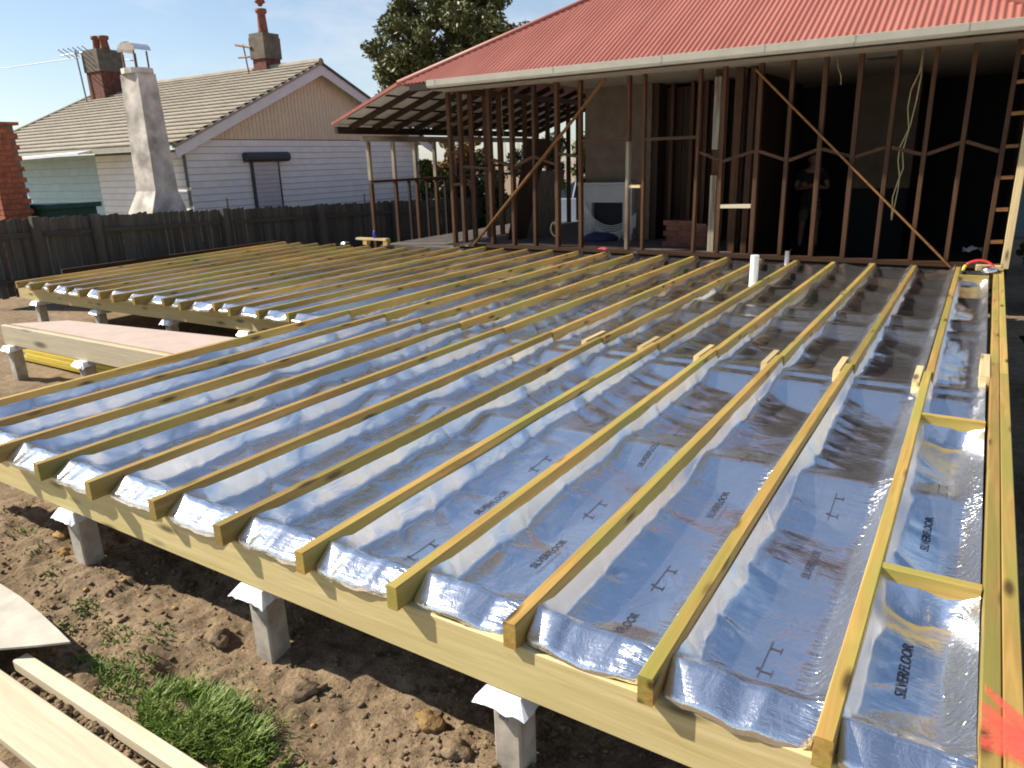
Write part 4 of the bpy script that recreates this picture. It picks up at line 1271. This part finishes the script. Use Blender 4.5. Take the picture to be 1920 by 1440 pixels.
# tile courses on the visible slope
nc = 19
for c in range(nc):
    t0 = c / nc; t1 = (c + 1) / nc
    y0_ = EYN + (RY - EYN) * t0; y1_ = EYN + (RY - EYN) * t1 + 0.05
    xl_ = -24.3
    n = 90
    xs = np.linspace(xl_, GX + 0.30, n * 2)
    wav = 0.005 * np.abs(np.sin(math.pi * (xs + c * 0.15) / 0.30))
    z0 = ER + (RZ - ER) * t0; z1 = ER + (RZ - ER) * t1 + 0.05 * TPN
    rows = [np.stack([xs, 0 * xs + y0_ + 0.03, z0 + 0.022 + 0 * xs], 1), np.stack([xs, 0 * xs + y0_ - 0.004, z0 + 0.07 + wav], 1), np.stack([xs, 0 * xs + y1_, z1 + 0.008 + wav * 0.6], 1)]
    V = np.vstack(rows); og = V.mean(0)
    mk('tile_course', np_mesh('tile_course', V - og, grid_faces(3, len(xs)), 'tile'), None, nh, og)
build('roof_deck', MB().prism([(GX + 0.28, EYN + 0.02, ER), (GX + 0.28, RY, RZ), (-24.3, RY, RZ), (-24.3, EYN + 0.02, ER)], (0, 0, -0.03)), 'tile', nh)
build('roof_back', MB().prism([(GX + 0.28, 2 * RY - EYN, ER), (-24.3, 2 * RY - EYN, ER), (-24.3, RY, RZ), (GX + 0.28, RY, RZ)], (0, 0, 0.03)), 'tile', nh)
build('ridge_tiles', MB().tube([(GX + 0.3, RY, RZ + 0.03), (-24.35, RY, RZ + 0.03)], 0.09, 8), 'tile', nh)
build('verge_tiles', MB().tube([(-24.33, RY, RZ + 0.02), (-24.33, EYN, ER + 0.03)], 0.07, 8), 'tile', nh)
build('gutter', MB().box((-24.3, EYN - 0.12, ER - 0.09), (GX - 0.1, EYN - 0.02, ER + 0.01)), 'gutter', nh)
# front wall under the eave
fwall = build('front_wall', MB().box((-18.4, 8.83, -0.6), (GX - 0.16, 8.95, 1.8)), 'lap_shade', nh)  # same dark colour as painted lap shade
wb2 = mesh_local('weatherboard', MB().add([(0, 0, 0), (3.45, 0, 0), (3.45, -0.022, 0), (0, -0.022, 0), (0, 0.002, 0.139), (3.45, 0.002, 0.139), (3.45, -0.004, 0.139), (0, -0.004, 0.139)],
               [(0, 1, 2, 3), (4, 7, 6, 5), (0, 3, 7, 4), (3, 2, 6, 7), (2, 1, 5, 6), (1, 0, 4, 5)]), 'weather')
for k in range(14):
    mk('weatherboard', wb2, None, fwall, (-18.38, 8.826, 1.60 - 0.148 * k))
twall = build('side_porch_wall', MB().box((-27.5, 9.3, -0.6), (-18.42, 9.4, 1.8)), 'teal', nh)
wb3 = mesh_local('weatherboard', MB().add([(-6, 0, 0), (3.0, 0, 0), (3.0, -0.03, 0), (-6, -0.03, 0), (-6, 0.0, 0.185), (3.0, 0.0, 0.185), (3.0, -0.006, 0.185), (-6, -0.006, 0.185)],
               [(0, 1, 2, 3), (4, 7, 6, 5), (0, 3, 7, 4), (3, 2, 6, 7), (2, 1, 5, 6), (1, 0, 4, 5)]), 'teal')
for k in range(10):
    mk('weatherboard', wb3, None, twall, (-21.45, 9.297, 1.5 - 0.196 * k))
build('porch_roof', MB().prism([(-24.0, 8.0, 1.66), (-17.6, 8.0, 1.76), (-17.6, 9.3, 1.96), (-24.0, 9.3, 1.88)], (0, 0, 0.05)), 'white', nh)
# roller shutter window
rs = build('shutter_box', MB().tube([(GX + 0.08, 10.28, 1.60), (GX + 0.08, 11.58, 1.60)], 0.115, 10), 'charcoal', nh)
wf = build('window', MB().box((GX, 10.46, 0.1), (GX + 0.035, 11.32, 1.52)), 'charcoal', nh)
for k in range(13):
    build('shutter_slat', MB().cbox((GX + 0.037, 10.53, 0.14 + k * 0.105), (GX + 0.05, 11.25, 0.14 + k * 0.105 + 0.1), 0.004), 'shutter', wf)
# rendered external chimney with flared base
ch = []
for (z, x0, y0_, x1, y1_) in ((-0.6, -15.35, 7.35, -14.30, 8.45), (0.35, -15.25, 7.45, -14.32, 8.38), (0.95, -15.12, 7.74, -14.44, 8.26), (3.25, -15.08, 7.80, -14.48, 8.20)):
    ch += [(x0, y0_, z), (x1, y0_, z), (x1, y1_, z), (x0, y1_, z)]
cm = MB().add(ch, [(i * 4 + k, i * 4 + (k + 1) % 4, (i + 1) * 4 + (k + 1) % 4, (i + 1) * 4 + k) for i in range(3) for k in range(4)] + [(3, 2, 1, 0), (12, 13, 14, 15)])
chm = build('rendered_chimney', cm, 'render', nh)
build('chimney_cap', MB().prism([(-14.78 + 0.36 * math.cos(t), 8.0 + 0.28 * math.sin(t), 3.252) for t in [2 * math.pi * k / 12 for k in range(12)]], (0, 0, 0.10)), 'render', chm)
for x, y in ((-14.98, 7.86), (-14.58, 7.86), (-14.58, 8.14), (-14.98, 8.14)):
    build('cowl_leg', MB().beam((x, y, 3.35), (x, y, 3.68), 0.025, 0.025), 'rust', chm)
arc = [(-14.78 + 0.30 * math.cos(math.pi * k / 8), 3.68 + 0.16 * math.sin(math.pi * k / 8)) for k in range(9)]
vs = [(x, y, z) for y in (7.82, 8.18) for x, z in arc] + [(x, y, z + 0.008) for y in (7.82, 8.18) for x, z in arc]
cf = []
for k in range(8):
    cf += [(k, k + 1, 9 + k + 1, 9 + k), (18 + k, 27 + k, 28 + k, 19 + k)]
build('cowl_hood', MB().add(vs, cf), 'zinc', chm)
# brick chimneys on the ridge
def brick_chimney(x, y, zb, zt, w, pots):
    c = build('brick_chimney', MB().box((x - w / 2, y - w / 2, zb), (x + w / 2, y + w / 2, zt)), 'brickdark', nh)
    build('corbel', MB().box((x - w / 2 - 0.035, y - w / 2 - 0.035, zt - 0.55), (x + w / 2 + 0.035, y + w / 2 + 0.035, zt - 0.03)), 'darkrender', c)
    build('crown', MB().prism([(x - w / 2 - 0.02, y - w / 2 - 0.02, zt - 0.028), (x + w / 2 + 0.02, y - w / 2 - 0.02, zt - 0.028), (x + w / 2 + 0.02, y + w / 2 + 0.02, zt - 0.028), (x - w / 2 - 0.02, y + w / 2 + 0.02, zt - 0.028)], (0, 0, 0.1)), 'darkrender', c)
    for dx, h in pots:
        build('chimney_pot', MB().lathe((x + dx, y, zt + 0.05), [(0.15, 0), (0.13, 0.1), (0.105, h - 0.12), (0.15, h - 0.08), (0.15, h), (0.09, h)], 12), 'pot', c, True)
    return c
brick_chimney(-23.3, 12.4, 3.2, 4.85, 0.78, ((-0.2, 0.45), (0.2, 0.42)))
c2_ = brick_chimney(-16.55, 12.9, 3.6, 4.66, 0.50, ((0.0, 0.62),))
build('pot_cowl', MB().lathe((-16.55, 12.9, 5.40), [(0.05, 0), (0.07, 0.05), (0.14, 0.09), (0.12, 0.16), (0.02, 0.18)], 10), 'pot', c2_, True)
an = MB()
an.tube([(-16.95, 12.6, 3.75), (-17.05, 12.6, 4.5)], 0.018, 5)
an.tube([(-17.35, 12.6, 4.52), (-16.75, 12.6, 4.40)], 0.03, 5); an.tube([(-17.3, 12.6, 4.2), (-16.85, 12.6, 4.18)], 0.025, 5)
build('roof_bracket', an, 'rust', nh)
# TV aerial
ta = root('tv_aerial', (-23.7, 12.2, 3.5), 'thin TV aerial on a mast left of the twin pot chimney', 'aerial')
build('mast', MB().tube([(-23.75, 11.9, 3.4), (-23.87, 11.9, 4.95)], 0.025, 6), 'metal', ta)
ae = MB()
ae.tube([(-24.35, 11.7, 4.82), (-23.45, 12.1, 4.90)], 0.02, 5)
for k in range(6):
    q = Vector((-24.25 + 0.15 * k, 11.75 + 0.065 * k, 4.87 + 0.012 * k))
    ae.tube([q + Vector((-.09, .22, -.1)), q + Vector((.09, -.22, .1))], 0.014, 5)
build('elements', ae, 'metal', ta)
pl = MB().tube([(-60, 22, 8.2), (-45, 20, 6.9), (-32, 17, 6.0), (-22, 12.6, 4.55)], 0.02, 5)
tag(build('power_line', pl, 'metal'), 'thin overhead wire running to the neighbour house from the left', 'wire')

# ------------------------------------------------------------------ red brick outbuilding at the left edge
ob = root('brick_outbuilding', (-14.4, 4.4, -0.6), 'red brick outbuilding wall cut off by the left picture edge', 'outbuilding')
OX = -13.60
build('mortar_core', MB().box((-15.2, 4.48, -0.6), (OX - 0.038, 4.88, 2.15)), 'mortar', ob)
bk = mesh_local('brick', MB().cbox((-0.115, -0.055, -0.0385), (0.115, 0.055, 0.0385), 0.004), 'brick')
bk2 = mesh_local('brick', MB().cbox((-0.055, -0.115, -0.0385), (0.055, 0.115, 0.0385), 0.004), 'brick')
r_ = 0
z = -0.2
while z < 2.12:
    odd = r_ % 2
    for k in range(5):
        mk('brick', bk, None, ob, (OX - 0.145 - (0.12 if odd else 0) - 0.24 * k, 4.505 + rnd.uniform(-0.004, 0.004), z))
    if odd:
        mk('brick', bk2, None, ob, (OX - 0.083, 4.565, z))
        mk('brick', bk2, None, ob, (OX - 0.083 + rnd.uniform(-0.004, 0.004), 4.805, z))
    else:
        mk('brick', bk2, None, ob, (OX - 0.083 + rnd.uniform(-0.004, 0.004), 4.685, z))
    z += 0.087; r_ += 1
build('coping', MB().box((-15.3, 4.43, 2.152), (OX + 0.01, 4.96, 2.20)), 'brick', ob)
gb = root('green_tank', (-13.9, 5.4, -0.6), 'dark green box behind the paling fence beside the brick outbuilding', 'storage box')
build('body', MB().prism([(-14.6, 5.02, -0.6), (-13.35, 5.02, -0.6), (-13.35, 5.85, -0.6), (-14.6, 5.85, -0.6)], (0, 0, 1.38)), 'green', gb)
build('lid', MB().prism([(-14.68, 4.98, 0.782), (-13.28, 4.98, 0.782), (-13.28, 5.92, 0.782), (-14.68, 5.92, 0.782)], (0, 0, 0.08)), 'green', gb)

# ------------------------------------------------------------------ paling fence
pf = root('paling_fence', (-12.5, 9, -0.63), 'weathered grey paling fence along the left boundary', 'fence')
pal = [mesh_local('paling', MB().prism([(0, -0.05, 0), (0, 0.05, 0), (0, 0.05, 1.185 + d * 0.4), (0, 0.02, 1.2), (0, -0.05, 1.195 - d * 0.5)], (0.014, 0, 0)), 'grey_z') for d in (0, 0.02, 0.035)]
y = 3.6
while y < 19:
    zt = 0.72 - 0.031 * (y - 4)
    mk('paling', pal[rnd.randrange(3)], None, pf, (-12.5 + rnd.uniform(-0.006, 0.01), y, zt - 1.2 + rnd.uniform(-0.02, 0.02)))
    y += 0.103 + rnd.uniform(0, 0.003)
for dz in (0.25, 0.95):
    build('rail', MB().beam((-12.45, 3.6, 0.72 - dz), (-12.45, 19, 0.72 - 0.031 * 15 - dz), 0.04, 0.075), 'grey_y', pf)
for y in (4.3, 5.25, 7.78, 10.3, 12.8, 15.3):
    zt = 0.74 - 0.031 * (y - 4)
    build('post', MB().cbox((-12.42, y - 0.055, -0.65), (-12.32, y + 0.055, zt)), 'grey_z', pf)
for y in (8.0, 11.9, 14.5):
    zt = 0.72 - 0.031 * (y - 4)
    build('wire_stay', MB().tube([(-12.52, y, zt - 0.1), (-12.52, y, zt + 0.2)], 0.015, 5), 'rust', pf)

# ------------------------------------------------------------------ trees, shrubs, far things
def leaf_cloud(centres, n, size, seed):
    r = np.random.RandomState(seed)
    V = []; F = []
    tot = sum(w for *_, w in centres)
    P_ = []; A_ = []
    for (cx, cy, cz, rad, w) in centres:
        m = int(n * w / tot)
        d = r.normal(size=(m, 3)); d /= np.linalg.norm(d, axis=1)[:, None]
        q = d * (rad * (r.rand(m, 1) ** 0.45)) * np.array((1, 1, 0.8))
        P_.append(q + np.array((cx, cy, cz)))
    P_ = np.vstack(P_); m = len(P_)
    a = r.normal(size=(m, 3)); a /= np.linalg.norm(a, axis=1)[:, None]
    b = np.cross(a, r.normal(size=(m, 3))); b /= np.linalg.norm(b, axis=1)[:, None]
    s = size * r.uniform(0.6, 1.3, (m, 1))
    V = np.stack([P_ - a * s, P_ + b * s * 0.38, P_ + a * s, P_ - b * s * 0.38], 1).reshape(-1, 3)
    F = np.arange(m * 4).reshape(-1, 4)
    return V, F
def tree(name, base, top, crown, n, size, mat, label, seed, trunk=0.22, clump=(0.5, 0.9), nc=60, cat='tree'):
    r = random.Random(seed)
    t = root(name, base, label, cat)
    bx, by, bz = base; cx, cy, cz = crown[:3]; rx, ry, rz = crown[3:]
    tm = MB()
    fork = Vector((bx + (cx - bx) * 0.5, by + (cy - by) * 0.5, bz + (cz - rz - bz) * 0.8))
    tm.tube([Vector(base), Vector(base).lerp(fork, 0.5) + Vector((0.08, 0.05, 0)), fork], [trunk, trunk * 0.8, trunk * 0.65], 9)
    cs = []
    for i in range(nc):
        while True:
            u = Vector((r.uniform(-1, 1), r.uniform(-1, 1), r.uniform(-1, 1)))
            if 0.25 < u.length < 1:
                break
        p = Vector((cx + u.x * rx, cy + u.y * ry, cz + u.z * rz))
        rad = r.uniform(*clump)
        cs.append((p.x, p.y, p.z, rad, rad * rad))
        if i % 2 == 0:
            mid = fork.lerp(p, 0.5) + Vector((r.uniform(-.3, .3), r.uniform(-.3, .3), r.uniform(-.1, .4)))
            tm.tube([fork, mid, p], [trunk * 0.35, trunk * 0.2, 0.02], 5)
    build('trunk', tm, 'bark', t, True)
    V, F = leaf_cloud(cs, n, size, seed)
    og = np.array((cx, cy, cz))
    mk('crown', np_mesh('crown', V - og, F, mat), None, t, og)
    return t
tree('evergreen_tree', (-18.2, 24.5, -0.6), None, (-18.5, 24, 5.35, 3.6, 2.4, 2.7), 50000, 0.11, 'leaf', 'tall dark evergreen tree rising behind the red roof', 11, 0.3, (0.28, 0.70), 165)
def shrub(x, y, z, rx, ry, rz, n, size, mat, label, seed, cat='shrub', base=-0.62):
    r = random.Random(seed)
    t = root('shrub', (x, y, base), label, cat)
    st = MB(); cs = []
    for i in range(26):
        while True:
            u = Vector((r.uniform(-1, 1), r.uniform(-1, 1), r.uniform(-1, 1)))
            if u.length < 1:
                break
        p = (x + u.x * rx, y + u.y * ry, z + u.z * rz)
        rad = 0.33 * min(rx, ry, rz) * r.uniform(0.8, 1.4)
        cs.append((*p, rad, rad * rad))
        if i % 3 == 0:
            st.tube([(x + u.x * 0.1, y + u.y * 0.1, base - 0.05), p], [0.03, 0.008], 5)
    build('stem', st, 'bark', t, True)
    V, F = leaf_cloud(cs, n, size, seed)
    og = np.array((x, y, z))
    mk('foliage', np_mesh('foliage', V - og, F, mat), None, t, og)
shrub(-14.2, 18.4, 1.35, 1.0, 0.8, 0.9, 4500, 0.09, 'leaf_orange', 'orange tipped shrub seen through the verandah window openings', 21)
shrub(-15.0, 17.4, 0.6, 0.8, 0.7, 0.9, 3500, 0.09, 'leaf_green', 'yellow green shrub below the orange one, at the end of the white house', 22)
shrub(-12.6, 17.0, 0.6, 0.9, 0.8, 1.2, 4500, 0.09, 'leaf_dark', 'dark shrub over the far end of the paling fence', 23)
shrub(-10.9, 17.5, 0.9, 0.9, 0.8, 1.4, 5000, 0.09, 'leaf_dark', 'dark leafy bush seen between the left room studs', 24)
shrub(-9.9, 16.3, 0.35, 0.5, 0.5, 0.6, 2500, 0.08, 'leaf_green', 'bright green bush seen low between the left room studs', 25)
shrub(-9.2, 19.0, 1.2, 1.1, 0.8, 1.5, 5000, 0.09, 'leaf_green', 'green bush behind the parked car', 26)
shrub(-7.2, 19.5, 1.3, 1.2, 0.8, 1.6, 5000, 0.09, 'leaf_dark', 'dark green bush right of the parked car', 27)
tree('bare_tree', (-27.5, 9.5, -0.6), None, (-27.5, 9.5, 2.3, 1.2, 1.0, 0.9), 240, 0.07, 'leaf_dark', 'thin bare branched tree above the brick outbuilding at far left', 31, 0.07, (0.2, 0.4), 30)
shrub(1.35, 9.6, -0.1, 0.5, 0.7, 0.55, 2500, 0.06, 'leaf_dark', 'dark green shrub at the right edge beyond the corner post', 28)
shrub(1.0, 3.2, -0.3, 0.4, 0.8, 0.3, 2500, 0.05, 'leaf_dark', 'dark low shrub added over sunlit ground beside the edge beams at the right picture edge', 41)  # added to keep the ground strip beside the deck dark
shrub(1.05, 5.4, -0.25, 0.45, 0.9, 0.3, 2500, 0.05, 'leaf_dark', 'second dark low shrub added over sunlit ground along the right side of the deck', 42)  # also added, covers sunlit ground further along the deck
shrub(1.2, 13.0, 0.0, 0.4, 0.6, 0.6, 2500, 0.06, 'leaf_green', 'green shrub further back along the right side passage', 29)
fr_ = root('side_fence', (1.0, 18.3, -0.63), 'blue grey metal fence closing the side passage at the right edge', 'fence')
for k in range(9):
    build('fence_panel', MB().box((0.5 + 0.31 * k, 18.3, -0.63), (0.5 + 0.31 * k + 0.29, 18.33, 1.5)), 'bluegrey', fr_)
build('rail', MB().box((0.5, 18.335, 1.3), (3.3, 18.38, 1.36)), 'bluegrey', fr_)
# cream picket fence behind
pk = root('picket_fence', (-10, 20.5, -0.63), 'cream picket fence glimpsed through the left room', 'fence')
pkm = mesh_local('picket', MB().prism([(-0.04, 0, 0), (0.04, 0, 0), (0.04, 0, 1.95), (0, 0, 2.02), (-0.04, 0, 1.95)], (0, 0.02, 0)), 'picket')
for k in range(44):
    mk('picket', pkm, None, pk, (-13.4 + k * 0.16, 20.5, -0.1))
build('rail', MB().box((-13.5, 20.525, 0.3), (-6.4, 20.56, 0.38)), 'picket', pk)
build('rail', MB().box((-13.5, 20.525, 1.4), (-6.4, 20.56, 1.48)), 'picket', pk)
# concrete driveway behind the house
dr = MB().box((-10.6, 13.5, -0.62), (-6.2, 19, -0.50))
o = build('driveway', dr, 'concretepath'); o['kind'] = 'structure'
# parked car
def car(cx, cy, z0):
    r = root('parked_car', (cx, cy, z0), 'pale silver blue car parked on the driveway behind the left room', 'car')
    def X_(x, z, y):
        return (cx + x, cy + y, z0 + z)
    pro = [(-2.1, 0.30), (-2.12, 0.62), (-1.95, 0.78), (-1.1, 0.88), (1.25, 0.92), (2.0, 0.84), (2.12, 0.55), (2.08, 0.30)]
    m = MB()
    n = len(pro)
    rings = [(-0.84, 0.93), (-0.78, 1.0), (0.78, 1.0), (0.84, 0.93)]
    vs = [X_(x * s, 0.55 + (z - 0.55) * s, y) for y, s in rings for x, z in pro]
    fs = [(i * n + k, (i + 1) * n + k, (i + 1) * n + (k + 1) % n, i * n + (k + 1) % n) for i in range(3) for k in range(n)] + [tuple(range(n)), tuple(range(4 * n - 1, 3 * n - 1, -1))]
    m.add(vs, fs)
    build('body', m, 'carpaint', r)
    cab = [(-1.15, 0.88), (-0.45, 1.36), (0.75, 1.40), (1.55, 0.92)]
    m = MB(); vs = []
    for y, t in ((-0.76, 0), (0.76, 0)):
        vs += [X_(x, z, y * (1 - 0.18 * (z - 0.88) / 0.5)) for x, z in cab]
    m.add(vs, [(0, 1, 2, 3), (7, 6, 5, 4), (0, 4, 5, 1), (1, 5, 6, 2), (2, 6, 7, 3)])
    build('windows', m, 'glass', r)
    build('roof', MB().prism([X_(-0.5, 1.37, -0.62), X_(0.8, 1.405, -0.62), X_(0.8, 1.405, 0.62), X_(-0.5, 1.37, 0.62)], (0, 0, 0.03)), 'carpaint', r)
    for sx in (-0.48, 0.2, 0.78):
        m = MB()
        for sy in (-1, 1):
            m.beam(X_(sx - 0.05, 0.9, sy * 0.768), X_(sx, 1.38, sy * 0.63), 0.05, 0.03)
        build('pillar', m, 'carpaint', r)
    for x in (-1.35, 1.35):
        for sy in (-1, 1):
            w_ = build('wheel', MB().tube([X_(x, 0.31, sy * 0.70), X_(x, 0.31, sy * 0.88)], 0.31, 20), 'rubber', r)
            build('rim', MB().tube([X_(x, 0.31, sy * 0.70), X_(x, 0.31, sy * 0.888)], 0.19, 14), 'metal', w_)
    for sy in (-0.6, 0.6):
        build('headlight', MB().box(X_(-2.13, 0.60, sy - 0.14), X_(-2.0, 0.70, sy + 0.14)), 'pvc', r)
car(-8.0, 15.9, -0.5)
